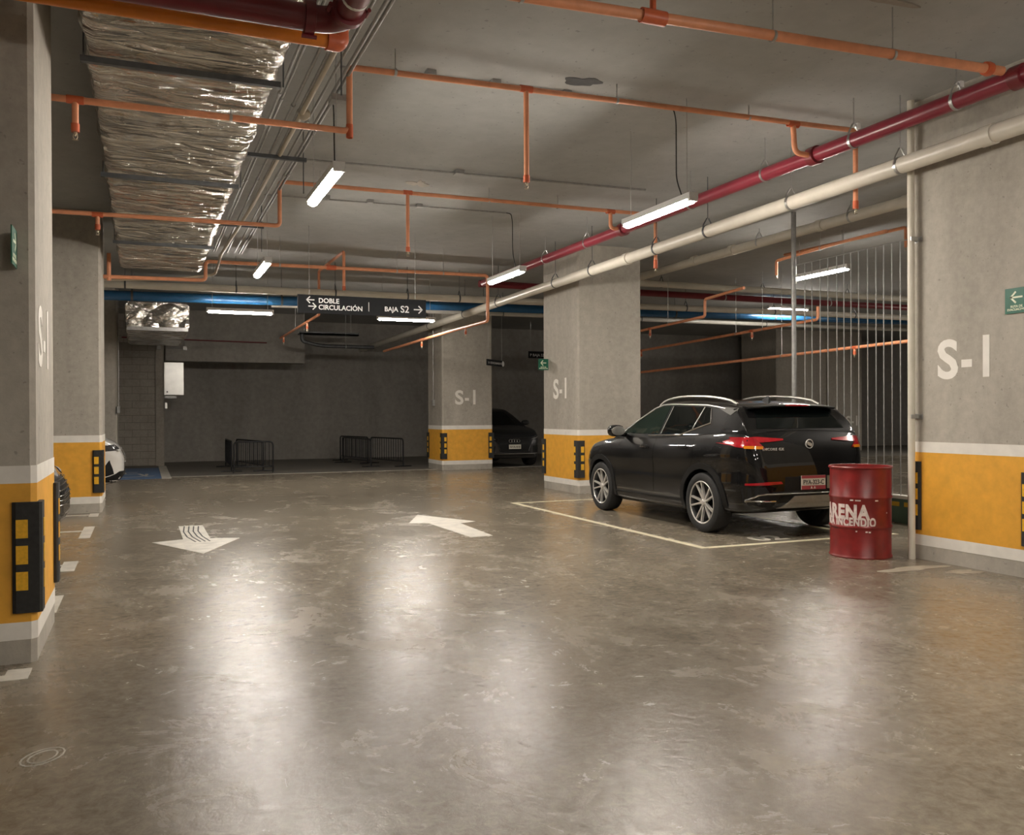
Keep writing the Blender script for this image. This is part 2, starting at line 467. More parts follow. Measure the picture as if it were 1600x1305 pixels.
lamp(4.82, 11.78, 3.38, 'y', 'batten light at the far end of the red main, above the orange drop')
lamp(10.33, 11.50, 3.70, 'y', 'batten light behind the vertical rods on the right')
lamp(1.75, 17.98, 3.42, 'x', 'batten light below the blue pipe, left of the hanging lane sign')
lamp(5.10, 17.98, 3.40, 'x', 'batten light just under the hanging lane sign')
lamp(15.1, 18.0, 4.04, 'x', 'batten light behind the grey fence post on the right')
for k, (x, y) in enumerate([(4.75, 2.55), (1.48, -1.2), (4.75, -1.2), (1.48, -5.6), (4.75, -5.6), (10.33, 6.8), (10.33, 2.4), (24.5, 20.0), (20.0, 14.0)]):
    lamp(x, y, 3.40, 'y', ['batten light over the camera, right lane row', 'batten light behind the camera, left row', 'batten light behind the camera, right row', 'rearmost batten light of the left row', 'rearmost batten light of the right row', 'batten light hidden behind the right column', 'batten light of the next bay, nearest the camera', 'far batten light hidden behind the right column, in front of the far column', 'far batten light hidden behind the right column, middle of the next bay'][k])

# ------------------------------------------------------------------ pipes
def hanger(parent, p, r, axis, top=CEIL, mat='hanger_steel', clip=True):
    """clevis ring round the pipe at p, rod up to the slab"""
    x, y, z = p; mb = MB()
    w = max(.011, r * .22); n = 16; R = r + .004
    M = Matrix.Translation(Vector(p)) @ (Matrix.Rotation(PI / 2, 4, 'Y') if axis == 'x' else Matrix.Rotation(PI / 2, 4, 'X'))
    mb.lathe([(r - .002, -w), (R, -w), (R, w), (r - .002, w)], n, M, True)
    a = Vector((0, 1, 0)) if axis == 'x' else Vector((1, 0, 0))
    c = Vector(p); apex = c + Vector((0, 0, r * 1.0 + .085))
    if r > .05:
        mb.tube([c - a * R, c - a * R * .8 + Vector((0, 0, r)), apex - a * .012], .008, 6)
        mb.tube([c + a * R, c + a * R * .8 + Vector((0, 0, r)), apex + a * .012], .008, 6)
    else:
        apex = c + Vector((0, 0, r))
    mb.tube([apex, (x, y, top)], .005, 6)
    return mb.build('hanger', mat, parent, True)
def bend(pts, r, seg=5):
    """round the corners of a polyline"""
    P = [Vector(p) for p in pts]; out = [P[0]]
    for i in range(1, len(P) - 1):
        a, b, c = P[i - 1], P[i], P[i + 1]
        d1 = (a - b); d2 = (c - b); q = min(r, d1.length * .45, d2.length * .45)
        p0 = b + d1.normalized() * q; p2 = b + d2.normalized() * q
        for k in range(seg + 1):
            t = k / seg; out.append(p0 * (1 - t) ** 2 + b * 2 * t * (1 - t) + p2 * t * t)
    return out + [P[-1]]
def head(parent, p, down=True):
    """sprinkler head: threaded nipple, frame arms and deflector"""
    x, y, z = p; s = -1 if down else 1; mb = MB()
    M = Matrix.Translation(Vector(p)) @ (Matrix.Rotation(PI, 4, 'X') if down else Matrix())
    mb.lathe([(.011, -.005), (.013, .0), (.013, .02), (.008, .022), (.006, .034)], 10, M)
    mb.lathe([(.020, .058), (.021, .060), (.004, .061)], 12, M)
    for k in (-1, 1): mb.tube([M @ Vector((k * .012, 0, .018)), M @ Vector((k * .015, 0, .04)), M @ Vector((k * .004, 0, .058))], .003, 5)
    return mb.build('sprinkler_head', 'brass', parent, True)
def tee(parent, p, r, axis, mat='orange_fitting'):
    M = Matrix.Translation(Vector(p)) @ (Matrix.Rotation(PI / 2, 4, 'Y') if axis == 'x' else Matrix.Rotation(PI / 2, 4, 'X') if axis == 'y' else Matrix())
    R = r * 1.28; l = r * 2.4
    return MB().lathe([(r, -l), (R, -l), (R, l), (r, l)], 14, M, True).build('fitting', mat, parent, True)
def pipe_thing(name, label, cat, path, r, mat, group=None, br=None, part='pipe'):
    mid = Vector(path[0]).lerp(Vector(path[-1]), .5)
    zmin = min(p[2] for p in path)
    t = empty(name, (mid.x, mid.y, zmin - r), label, cat, group)
    MB().tube(bend(path, br if br else r * 2.2), r, 14).build(part, mat, t, True)
    return t
def drop(t, p, z1, r, mat='orange_pipe', tz=True):
    x, y, z0 = p
    MB().tube([(x, y, z0), (x, y, z1 + .05)], r, 12).build('drop_pipe', mat, t, True)
    tee(t, (x, y, z0), r * 1.05, 'x' if tz == 'x' else 'y')
    MB().tube([(x, y, z1 + .10), (x, y, z1 + .04)], r * 1.25, 12).build('fitting', 'orange_fitting', t, True)
    head(t, (x, y, z1 + .045))
G = 'orange sprinkler branches'
OP = 'orange_pipe'
# branch A (nearest): riser, low run under the duct
a_path = [(1.06, 5.12, 3.55), (1.06, 5.12, 4.02), (2.1, 5.10, 4.02), (6.125, 4.84, 4.03)]
t = pipe_thing('sprinkler_pipe', 'thick orange sprinkler branch crossing the top of the picture, nearest', 'pipe', a_path, .036, OP, G)
tee(t, (3.12, 5.035, 4.021), .038, 'x'); MB().tube([(3.12, 5.035, 4.02), (3.12, 5.035, CEIL - .06)], .022, 10).build('drop_pipe', 'orange_fitting', t, True); head(t, (3.12, 5.035, CEIL - .07), False)
for x in (2.2, 4.05, 5.08): hanger(t, (x, 5.10 - .26 * (x - 2.1) / 4.04, 4.02), .036, 'x')
MB().lathe([(.05, -.03), (.055, 0), (.05, .03)], 14, Matrix.Translation((5.98, 4.85, 4.03)) @ Matrix.Rotation(PI / 2, 4, 'Y')).build('fitting', 'orange_fitting', t, True)
t = pipe_thing('sprinkler_pipe', 'bright orange pipe with elbow under the dark red pipe, top left corner', 'pipe', [(-4.5, 5.10, 3.55), (1.02, 5.10, 3.55)], .040, 'bright_orange', G)
MB().tube(bend([(.98, 5.10, 3.55), (1.06, 5.11, 3.55), (1.06, 5.12, 3.66)], .05), .052, 14).build('fitting', 'orange_fitting', t, True)
# branch B
t = pipe_thing('sprinkler_pipe', 'long orange branch with drop between the two nearest lights, second row', 'pipe', [(-4.5, 7.0, 3.63), (1.525, 7.0, 3.66), (1.525, 7.0, 4.17), (6.72, 6.98, 4.28), (6.72, 6.98, 3.50)], .0245, OP, G, .05)
drop(t, (3.06, 6.995, 4.205), 3.36, .0225, tz='x'); drop(t, (-.44, 7.0, 3.65), 3.38, .0225, tz='x')
MB().tube(bend([(5.93, 6.985, 4.25), (5.95, 6.985, 3.97), (6.125, 6.985, 3.965)], .07), .027, 12).build('drop_pipe', OP, t, True)
tee(t, (5.93, 6.985, 4.25), .026, 'x'); tee(t, (1.525, 7.0, 3.66), .022, 'z')
MB().tube([(6.72, 6.98, 3.56), (6.72, 6.98, 3.48)], .03, 12).build('fitting', 'orange_fitting', t, True); head(t, (6.72, 6.98, 3.49))
for x, z in ((1.9, 4.18), (3.95, 4.22), (5.4, 4.25)): hanger(t, (x, 6.99, z), .025, 'x')
for x in (.62, -1.2): hanger(t, (x, 7.0, 3.655), .025, 'x', 3.72 if x == .62 else CEIL)
# branch C
t = pipe_thing('sprinkler_pipe', 'orange branch with drop behind the nearest batten light, third row', 'pipe', [(-4.5, 10.85, 3.60), (1.515, 10.85, 3.67), (1.515, 10.85, 4.20), (6.72, 10.8, 4.22), (6.72, 10.8, 3.52)], .0245, OP, G, .05)
drop(t, (3.095, 10.83, 4.21), 3.42, .0225, tz='x'); drop(t, (-.465, 10.85, 3.64), 3.43, .0225, tz='x')
MB().tube(bend([(6.0, 10.81, 4.21), (6.0, 10.81, 3.98), (6.125, 10.81, 3.98)], .06), .026, 12).build('drop_pipe', OP, t, True)
tee(t, (6.0, 10.81, 4.21), .026, 'x')
MB().tube([(6.72, 10.8, 3.58), (6.72, 10.8, 3.46)], .03, 12).build('fitting', 'orange_fitting', t, True); head(t, (6.72, 10.8, 3.47))
for x in (2.0, 4.2, 5.2): hanger(t, (x, 10.83, 4.21), .025, 'x')
# branch E
t = pipe_thing('sprinkler_pipe', 'orange branch in front of the long white pipe, passing the small light, fourth row', 'pipe', [(-4.5, 15.05, 3.50), (.93, 15.05, 3.58), (.93, 15.05, 3.885), (5.80, 15.05, 3.93), (5.80, 15.05, 3.10), (5.80, 17.0, 3.10), (5.80, 22.6, 3.06)], .030, OP, G, .07)
tee(t, (2.95, 15.05, 3.905), .034, 'x'); 
for y, z in ((16.25, 2.92), (19.2, 2.90)):
    drop(t, (5.80, y, 3.10), z, .019, tz='y')
for x, z in ((2.1, 3.895), (4.1, 3.915), (4.95, 3.92)): hanger(t, (x, 15.05, z), .030, 'x')
MB().tube([(-.49, 15.05, 3.92), (-.49, 15.05, 3.50)], .03, 12).build('drop_pipe', OP, t, True)
# spur above the sign
t = pipe_thing('sprinkler_pipe', 'orange spur rising above the hanging lane sign and running on behind it', 'pipe', [(3.2, 15.2, 3.56), (3.2, 15.2, 4.22), (3.2, 17.55, 4.24), (3.2, 17.55, 3.38), (3.2, 22.9, 3.35)], .026, OP, G, .06)
MB().tube([(3.2, 15.2, 3.62), (3.2, 15.2, 3.55)], .03, 12).build('fitting', 'orange_fitting', t, True); head(t, (3.2, 15.2, 3.56))
drop(t, (3.2, 18.93, 3.375), 3.18, .02, tz='y'); drop(t, (3.2, 22.35, 3.355), 3.16, .02, tz='y')
MB().tube([(3.2, 16.5, 4.14), (3.2, 16.5, 4.23)], .02, 10).build('drop_pipe', OP, t, True)
hanger(t, (3.2, 16.9, 4.235), .026, 'y'); hanger(t, (3.2, 20.5, 3.365), .026, 'y')
# right side branches
t = pipe_thing('sprinkler_pipe', 'orange branch with elbow between the middle column and the fence post, below the blue pipe', 'pipe', [(10.0, 13.1, 3.66), (10.0, 14.3, 3.60), (10.0, 14.3, 3.27), (10.0, 19.0, 3.14)], .028, OP, G, .06)
drop(t, (10.0, 16.3, 3.215), 3.02, .022, tz='y'); hanger(t, (10.0, 15.6, 3.235), .028, 'y')
t = pipe_thing('sprinkler_pipe', 'long dim orange branch running back past the fence post, hung on two rods', 'pipe', [(12.0, 13.45, 3.45), (12.0, 13.45, 3.20), (12.0, 24.0, 2.95)], .030, OP, G, .07)
drop(t, (12.0, 15.45, 3.155), 2.97, .024, tz='y'); drop(t, (12.0, 20.0, 3.045), 2.85, .024, tz='y')
for y in (15.1, 16.0): hanger(t, (12.0, y, 3.2 - .0237 * (y - 13.45)), .030, 'y')
t = pipe_thing('sprinkler_pipe', 'low orange branch seen through the vertical rods on the right', 'pipe', [(12.0, 10.6, 2.62), (12.0, 24.0, 2.42)], .030, OP, G)
drop(t, (12.0, 12.5, 2.59), 2.42, .024, tz='y'); hanger(t, (12.0, 14.5, 2.56), .030, 'y')
t = pipe_thing('sprinkler_pipe', 'red orange branch high up at the left of the right column', 'pipe', [(10.5, 9.9, 3.86), (10.5, 9.9, 4.16), (10.5, 12.6, 4.2)], .025, OP, G, .05)
head(t, (10.5, 9.9, 3.87)); hanger(t, (10.5, 11.2, 4.18), .025, 'y')
t = pipe_thing('sprinkler_pipe', 'short orange drop left of the light behind the rods', 'pipe', [(9.6, 11.72, 3.66), (9.6, 11.72, 3.90), (9.6, 10.2, 3.94), (9.6, 9.4, 3.94)], .024, OP, G, .05)
head(t, (9.6, 11.72, 3.67)); hanger(t, (9.6, 10.7, 3.925), .024, 'y')

# red main and cross main
RX = 6.2
t = pipe_thing('red_main', 'glossy red sprinkler main running from the right edge into the depth', 'pipe', [(RX, -3, 3.955), (RX, 16.3, 3.99)], .072, 'red_pipe', 'red fire mains')
for y in (5.32, 6.46, 7.75, 9.15, 11.9, 13.4, 3.9): hanger(t, (RX, y, 3.957 + .0018 * y), .072, 'y')
for y in (5.32, 6.46): MB().box(RX + .03, RX + .065, y - .02, y + .02, 4.085, 4.135).tube([(RX, y, 4.11), (RX + .035, y, 4.11)], .008, 6).build('hanger_cap', 'sign_white', t)
for y in (4.75, 6.99, 10.81):
    MB().lathe([(.070, -.055), (.092, -.05), (.092, .05), (.070, .055)], 18, Matrix.Translation((RX, y, 3.957 + .0018 * y)) @ Matrix.Rotation(PI / 2, 4, 'X')).build('coupling', 'dark_red_pipe', t, True)
t = pipe_thing('red_cross_main', 'dark red cross main under the upper white pipe on the right', 'pipe', [(RX - .05, 16.42, 3.99), (20, 16.42, 3.99)], .07, 'dark_red_pipe', 'red fire mains')
for x in (9.2, 12, 15): hanger(t, (x, 16.42, 3.99), .07, 'x')
t = pipe_thing('red_elbow_main', 'large dark red pipe with flanged elbow crossing the top left corner', 'pipe', [(-4.5, 4.86, 3.56), (1.02, 4.86, 3.56), (1.02, 1.5, 3.56)], .072, 'dark_red_pipe', 'red fire mains', .16)
for M in (Matrix.Translation((.84, 4.86, 3.56)) @ Matrix.Rotation(PI / 2, 4, 'Y'), Matrix.Translation((1.02, 4.69, 3.56)) @ Matrix.Rotation(PI / 2, 4, 'X')):
    mb = MB().lathe([(.071, -.03), (.092, -.026), (.092, .026), (.071, .03)], 20, M)
    for s in (-1, 1): mb.tube([M @ Vector((s * .102, 0, -.04)), M @ Vector((s * .102, 0, .04))], .012, 8)
    mb.build('coupling', 'dark_red_pipe', t, True)
MB().lathe([(.071, -.012), (.0735, -.012), (.0735, .012), (.071, .012)], 20, Matrix.Translation((1.02, 4.52, 3.56)) @ Matrix.Rotation(PI / 2, 4, 'X'), True).build('label_band', 'white_paint', t, True)
hanger(t, (-.45, 4.86, 3.56), .072, 'x', 3.62); hanger(t, (1.02, 3.0, 3.56), .072, 'y')

# white drain pipes
t = pipe_thing('white_pipe', 'long white drain pipe under the red main, running back to the dark wall', 'pipe', [(6.55, -3, 3.79), (6.55, 28.45, 3.523)], .078, 'white_pipe', 'white drain pipes')
for y in (4.0, 6.24, 7.75, 9.3, 10.5, 12.4, 13.75, 16.4, 18.4, 21.0): hanger(t, (6.55, y, 3.765 - .0085 * y), .078, 'y', CEIL, 'steel_dark' if y > 9 else 'hanger_steel')
for y in (5.3, 11.3): MB().lathe([(.077, -.06), (.088, -.06), (.088, .06), (.077, .06)], 18, Matrix.Translation((6.55, y, 3.765 - .0085 * y)) @ Matrix.Rotation(PI / 2, 4, 'X'), True).build('coupling', 'white_pipe', t, True)
t = pipe_thing('white_pipe', 'second white drain pipe behind, above the SUV roof', 'pipe', [(9.16, 2, 4.16), (9.16, 15.75, 4.13)], .075, 'white_pipe', 'white drain pipes')
for y in (8.6, 10.2, 12.3, 13.4): MB().lathe([(.074, -.06), (.088, -.06), (.088, .06), (.074, .06)], 18, Matrix.Translation((9.16, y, 4.145)) @ Matrix.Rotation(PI / 2, 4, 'X'), True).build('coupling', 'white_pipe', t, True)
for y in (7.6, 9.6, 11.6): hanger(t, (9.16, y, 4.145), .075, 'y')
t = pipe_thing('white_pipe', 'white cross pipe over the hanging sign, spanning the lane', 'pipe', [(-5, 17.2, 3.715), (20, 17.2, 3.865)], .070, 'white_pipe', 'white drain pipes')
for x in (-.3, 1.6, 3.45, 4.9, 6.0, 9.3, 11.5, 14, 16.5): hanger(t, (x, 17.2, 3.745 + .006 * x), .07, 'x', CEIL, 'steel_dark')
t = pipe_thing('white_pipe', 'upper white cross pipe above the dark red one on the right', 'pipe', [(9.10, 15.83, 4.10), (20, 15.83, 4.10)], .07, 'white_pipe', 'white drain pipes')
for x in (10.0, 12.6, 15): hanger(t, (x, 15.85, 4.10), .07, 'x', CEIL, 'steel_dark')
t = pipe_thing('blue_pipe', 'glossy blue pipe crossing the lane behind the hanging sign', 'pipe', [(-5, 18.42, 3.64), (20, 18.42, 3.93)], .095, 'blue_pipe', None)
for x in (-.2, 2.6, 7.0, 9.4, 12, 15): hanger(t, (x, 18.42, 3.698 + .0116 * x), .095, 'x', CEIL, 'steel_dark')
t = pipe_thing('pale_pipe', 'shiny pale pipe behind and below the blue one', 'pipe', [(2.6, 20.0, 3.83), (22, 20.0, 3.89)], .055, 'pale_pipe', None)
for x in (4.0, 8.1, 12, 16): hanger(t, (x, 20.0, 3.83 + .0031 * (x - 2.6)), .055, 'x', CEIL, 'steel_dark')
t = pipe_thing('drain_pipe', 'vertical white pipe strapped to the edge of the right column', 'pipe', [(6.765, 6.318, 0), (6.765, 6.318, CEIL)], .033, 'white_pipe')
for z in (1.36, 3.05):
    MB().box(6.80, 6.839, 6.295, 6.34, z - .018, z + .018).box(6.722, 6.81, 6.276, 6.284, z - .02, z + .02).box(6.832, 6.8395, 6.25, 6.365, z - .026, z + .026).build('bracket', 'hanger_steel', t)

# ------------------------------------------------------------------ conduits beside the duct
CN = ['nearest the foil duct', 'second from the foil duct', 'third from the foil duct', 'fourth from the foil duct', '', 'just right of the thick beige conduit', 'second right of the thick beige conduit', 'farthest from the foil duct']
for k, x in enumerate((1.064, 1.10, 1.214, 1.283, None, 1.40, 1.475, 1.512)):
    if x is None: continue
    r = .011 if k in (0, 1, 3, 5) else .0135
    t = pipe_thing('conduit', 'thin galvanized ceiling conduit, ' + CN[k], 'conduit', [(x, -3, 4.10), (x, 15.3, 4.10)], r, 'galvanized', 'conduits beside the duct')
    for y in (4.6 + .1 * k, 7.6 + .13 * k, 10.6 - .07 * k):
        MB().tube([(x, y - .035, 4.10), (x, y + .035, 4.10)], r * 1.5, 10).build('coupling', 'galvanized', t, True)
t = pipe_thing('conduit', 'thick beige conduit running along the others, then turning left before the white pipe', 'conduit', [(1.344, -3, 4.085), (1.30, 11.6, 4.085), (1.12, 14.4, 3.90), (1.095, 15.35, 3.72), (.3, 15.38, 3.60), (-3.0, 15.40, 3.45)], .021, 'beige_pipe', 'conduits beside the duct', .12)
MB().lathe([(.02, -.04), (.05, -.03), (.055, .0), (.05, .03), (.02, .04)], 12, Matrix.Translation((1.335, 8.0, 4.085)) @ Matrix.Rotation(PI / 2, 4, 'X')).build('junction_box', 'beige_pipe', t, True)
# cross conduits feeding the lights
def feed(y, x1, lamp_p, label, sag):
    t = pipe_thing('conduit', label, 'conduit', [(1.50, y + .2, CEIL - .03), (x1, y, CEIL - .03)], .011, 'galvanized', 'lamp feed conduits')
    for x in (2.3, 2.9, 3.6): 
        if x < x1: MB().box(x - .04, x + .04, y + .07 - .045, y + .07 + .045, CEIL - .045, CEIL - .001).build('junction_box', 'galvanized', t)
    lx, ly, lz = lamp_p
    MB().tube(bend([(x1, y, CEIL - .03), (lx - .02, y, CEIL - .035), (lx, ly, CEIL - .16), (lx, ly, lz + sag), (lx + .05, ly - .02, lz + .09)], .1), .006, 6).build('cable', 'wire_black', t, True)
    return t
feed(7.25, 4.60, (4.74, 7.24, 3.40), 'thin ceiling conduit below the second orange row, feeding the light by the red main', .25)
feed(11.95, 4.90, (5.0, 11.95, 3.38), 'thin ceiling conduit with cable down to the light at the end of the red main', .4)
t = pipe_thing('conduit', 'pale ceiling conduit with boxes crossing behind the nearest light', 'conduit', [(1.5, 10.32, CEIL - .03), (6.1, 10.05, CEIL - .03)], .014, 'galvanized', 'lamp feed conduits')
for x in (3.55, 4.45): MB().box(x - .05, x + .05, 10.12, 10.24, CEIL - .05, CEIL - .001).build('junction_box', 'galvanized', t)
t = pipe_thing('conduit', 'short feed cable hanging from a grey box to the nearest light', 'conduit', [(1.50, 7.52, 4.04), (1.47, 7.35, 3.9), (1.475, 7.35, 3.47)], .006, 'wire_black', 'lamp feed conduits')
MB().box(1.44, 1.58, 7.28, 7.42, 4.0, 4.05).build('junction_box', 'galvanized', t)
# strut channels
for y, x0, x1, lab in ((6.37, -.62, 1.36, 'dark strut channel under the duct, nearest'), (9.35, -.62, 1.58, 'dark strut channel under the duct, second'), (12.9, -.62, 1.58, 'dark strut channel under the duct, farthest')):
    t = empty('strut_channel', (.4, y, 3.70), lab, 'bracket', 'duct supports')
    MB().box(x0 + .25, .90, y - .02, y + .02, 3.70, 3.74).build('channel', 'steel_dark', t)
    MB().box(.90, x1, y - .02, y + .02, 4.04, 4.08).build('channel', 'steel_dark', t)
    for x in (x0 + .27, .92, x1 - .03): MB().tube([(x, y, 3.71), (x, y, CEIL)], .006, 6).build('rod', 'steel_dark', t)

# ------------------------------------------------------------------ foil duct
def foil_box(name, label, x0, x1, y0, y1, z0, z1, seg=.62, parts=True):
    """wrapped duct: puffed sections between pinched straps, crumpled surface"""
    t = empty(name, ((x0 + x1) / 2, (y0 + y1) / 2, z0), label, 'duct')
    from mathutils import noise as nz
    ny = max(8, int((y1 - y0) / .028)); per = []
    W, H = x1 - x0, z1 - z0; c = .05
    for k in range(25): per.append((x0 + c + (W - 2 * c) * k / 24, z0, 0, -1))
    per += [(x1 - .015, z0 + .015, .7, -.7)]
    for k in range(9): per.append((x1, z0 + c + (H - 2 * c) * k / 8, 1, 0))
    for k in range(9): per.append((x1 - c - (W - 2 * c) * k / 8, z1, 0, .2))
    for k in range(9): per.append((x0, z1 - c - (H - 2 * c) * k / 8, -1, 0))
    per += [(x0 + .015, z0 + .015, -.7, -.7)]
    n = len(per); mb = MB(); vs = []; fs = []
    for i in range(ny + 1):
        y = y0 + (y1 - y0) * i / ny
        ph = ((y - y0) / seg) % 1.0
        puff = .022 * math.sin(PI * ph) ** .6
        for (px, pz, nx_, nz_) in per:
            q = nz.noise(Vector((px * 1.9, y * 6.5, pz * 3.1))) * .020 + nz.noise(Vector((px * 3.2 + y * 2, y * 13, pz * 5))) * .011 + nz.noise(Vector((px * 9 - 3 * y, y * 15, pz * 9))) * .006
            d = puff + q
            vs.append((px + nx_ * d, y, pz + nz_ * d))
    for i in range(ny):
        for j in range(n): fs.append((i * n + j, i * n + (j + 1) % n, (i + 1) * n + (j + 1) % n, (i + 1) * n + j))
    fs += [tuple(range(n)), tuple(range((ny + 1) * n - 1, ny * n - 1, -1))]
    mb.add(vs, fs).build('foil_wrap', 'foil', t, True)
    return t
foil_box('air_duct', 'long silver foil wrapped air duct hanging along the left ceiling', -.325, .87, -3.0, 15.3, 3.77, 4.25)
t = foil_box('air_duct', 'short foil wrapped duct end below the blue pipe', -.33, .87, 19.4, 24.0, 3.18, 3.70, 2.3)
MB().box(-.31, .85, 19.36, 19.42, 3.13, 3.20).build('flange', 'galvanized', t)

# ------------------------------------------------------------------ signs
t = empty('lane_sign', (3.26, 14.0, 2.995), 'black hanging sign with white arrows reading DOBLE CIRCULACION and BAJA S2', 'sign')
MB().box(2.22, 4.30, 13.985, 14.015, 2.995, 3.285).build('panel', 'sign_black', t)
F_ = 13.983
place_text('DOBLE', .105, (2.54, F_, 3.165), (1, 0, 0), (0, 0, 1), 'sign_white', t, bold=.002, align='LEFT', depth=.003)
place_text('CIRCULACI\u00d3N', .105, (2.54, F_, 3.060), (1, 0, 0), (0, 0, 1), 'sign_white', t, bold=.002, align='LEFT', depth=.003)
place_text('BAJA', .105, (3.60, F_, 3.075), (1, 0, 0), (0, 0, 1), 'sign_white', t, bold=.002, align='LEFT', depth=.003)
place_text('S2', .155, (3.865, F_, 3.065), (1, 0, 0), (0, 0, 1), 'sign_white', t, bold=.002, align='LEFT', depth=.003)
poly_plate(arrow2d(2.415, 3.205, .115, -1), (0, F_, 0), (1, 0, 0), (0, 0, 1), .003, 'sign_white', 'arrow', t)
poly_plate(arrow2d(2.445, 3.105, .115, 1), (0, F_, 0), (1, 0, 0), (0, 0, 1), .003, 'sign_white', 'arrow', t)
poly_plate(arrow2d(4.165, 3.12, .135, 1), (0, F_, 0), (1, 0, 0), (0, 0, 1), .003, 'sign_white', 'arrow', t)
poly_plate([[(3.338, 3.06), (3.348, 3.06), (3.348, 3.205), (3.338, 3.205)]], (0, F_, 0), (1, 0, 0), (0, 0, 1), .003, 'sign_white', 'divider', t)
for x in (2.4, 4.12): MB().tube([(x, 14.0, 3.28), (x, 14.0, CEIL)], .004, 6).build('hanging_wire', 'hanger_steel', t)

def evac(at, right, label, flip, size=.20):
    """green evacuation route plate"""
    r = Vector(right).normalized(); n = r.cross(Vector((0, 0, 1)))
    at = Vector(at)
    t = empty('evacuation_sign', at, label, 'sign', 'green evacuation signs')
    h = size / 2
    poly_plate([[(-h, -h), (h, -h), (h, h), (-h, h)]], at - n * .006, right, (0, 0, 1), .006, 'green_sign', 'panel', t)
    poly_plate(arrow2d(0, .028, .105, flip, .15), at, right, (0, 0, 1), .002, 'glow_paint', 'arrow', t)
    place_text('RUTA DE', .027, at + Vector((0, 0, -.058)), right, (0, 0, 1), 'glow_paint', t, bold=.0008, depth=.002)
    place_text('EVACUACI\u00d3N', .027, at + Vector((0, 0, -.084)), right, (0, 0, 1), 'glow_paint', t, bold=.0008, depth=.002)
    return t
evac((6.828, 5.265, 2.345), (0, -1, 0), 'green evacuation sign with left arrow on the right column', -1, .215)
evac((6.89, 15.0, 2.325), (1, 0, 0), 'green evacuation sign jutting out from the middle column', -1, .205)
t = evac((-.655, 5.565, 2.335), (.0, 1, 0), 'green evacuation sign jutting out from the nearest left column', 1, .21)
# small direction sign in the dark bay and one further back
t = empty('bay_sign', (7.85, 20.0, 2.6), 'narrow black sign turned sideways beside the farthest painted column', 'sign')
a = Vector((7.57, 19.75, 0)); b = Vector((8.30, 20.45, 0)); d = (b - a).normalized(); nrm = d.cross(Vector((0, 0, 1)))
poly_plate([[(0, 0), (1.01, 0), (1.01, .15), (0, .15)]], (a.x, a.y, 2.575), d, (0, 0, 1), .02, 'sign_black', 'panel', t)
place_text('S-1  ESTACIONAMIENTO', .072, Vector((a.x, a.y, 2.62)) + d * .46 + nrm * .021, d, (0, 0, 1), 'sign_white', t, depth=.003)
poly_plate([[(.07 * math.cos(q * PI / 8), .07 * math.sin(q * PI / 8)) for q in range(16)]], Vector((a.x, a.y, 2.65)) + d * .93 + nrm * .02, d, (0, 0, 1), .003, 'sign_white', 'symbol', t)
for s in (.1, .9): MB().tube([(a.x + d.x * s, a.y + d.y * s, 2.72), (a.x + d.x * s, a.y + d.y * s, CEIL)], .004, 5).build('hanging_wire', 'hanger_steel', t)
t = empty('level_sign', (11.7, 26.0, 3.2), 'tiny black sign with white lettering above the jutting evacuation sign', 'sign')
MB().box(11.42, 12.1, 26.0, 26.03, 3.2, 3.42).build('panel', 'sign_black', t)
place_text('P BAJA S2', .12, (11.72, 25.998, 3.26), (1, 0, 0), (0, 0, 1), 'sign_white', t, depth=.003, bold=.001)
for x in (11.5, 12.0): MB().tube([(x, 26.015, 3.42), (x, 26.015, CEIL)], .004, 5).build('hanging_wire', 'hanger_steel', t)

# ------------------------------------------------------------------ floor markings
def mark(name, polys, label, mat='floor_paint', group=None, z=.0035):
    mb = MB()
    for p in polys: mb.prism(p, .0002, z)
    return centred(tag(mb.build(name, mat), label, 'floor marking', group))
def rect(x0, x1, y0, y1): return [(x0, y0), (x1, y0), (x1, y1), (x0, y1)]
mark('lane_arrow', [[(.395, 11.9), (.40, 10.62), (.07, 10.50), (.545, 9.45), (1.0, 10.49), (.69, 10.60), (.68, 11.9)]], 'white floor arrow pointing towards the camera, left lane')
sk = []
for k in range(4): sk += stroke([(.46 + .055 * k, 11.85 - .02 * k), (.43 + .055 * k, 11.3), (.45 + .055 * k, 10.8), (.52 + .05 * k, 10.35)], .016)
mark('tyre_scuff', sk, 'dark curved tyre scuffs across the left lane arrow', 'rubber', z=.0045)
mark('lane_arrow', [[(3.42, 9.44), (3.70, 9.47), (3.74, 10.72), (3.99, 10.83), (3.51, 11.86), (3.13, 10.98), (3.37, 10.88)]], 'white floor arrow pointing away, right lane')
mark('stall_line', [rect(5.32, 5.40, 7.68, 12.85), rect(5.40, 8.0, 7.66, 7.74), rect(5.40, 8.0, 12.77, 12.85), rect(7.56, 7.64, 7.74, 12.77)], 'cream outline of the parking stall under the SUV', 'cream_floor_paint')
mark('stall_line', [rect(-6.5, -.58, 5.33, 5.44), rect(-.70, -.58, 5.44, 5.55)], 'white stall line at the foot of the nearest left column', group='left stall ends')
mark('stall_line', [rect(-.70, -.585, 7.05, 7.70)], 'white floor dash just behind the nearest left column', group='left stall ends')
mark('stall_line', [rect(-.715, -.59, 8.88, 9.46), rect(-6, -.715, 9.2, 9.27)], 'white floor dash beside the black post-like corner guard', group='left stall ends')
mark('stall_line', [rect(-.70, -.58, 11.2, 12.35), rect(-6, -.70, 11.85, 11.95)], 'white floor dash in front of the black car nose', group='left stall ends')
mark('stall_line', [rect(-.72, -.60, 13.55, 13.98), rect(-6, -.72, 13.75, 13.83)], 'white floor dash at the foot of the second left column', group='left stall ends')
mark('stall_line', [rect(-.72, -.60, 15.75, 16.3), rect(-6, -.72, 15.8, 15.88)], 'white floor dash under the white car nose', group='left stall ends')
t = None
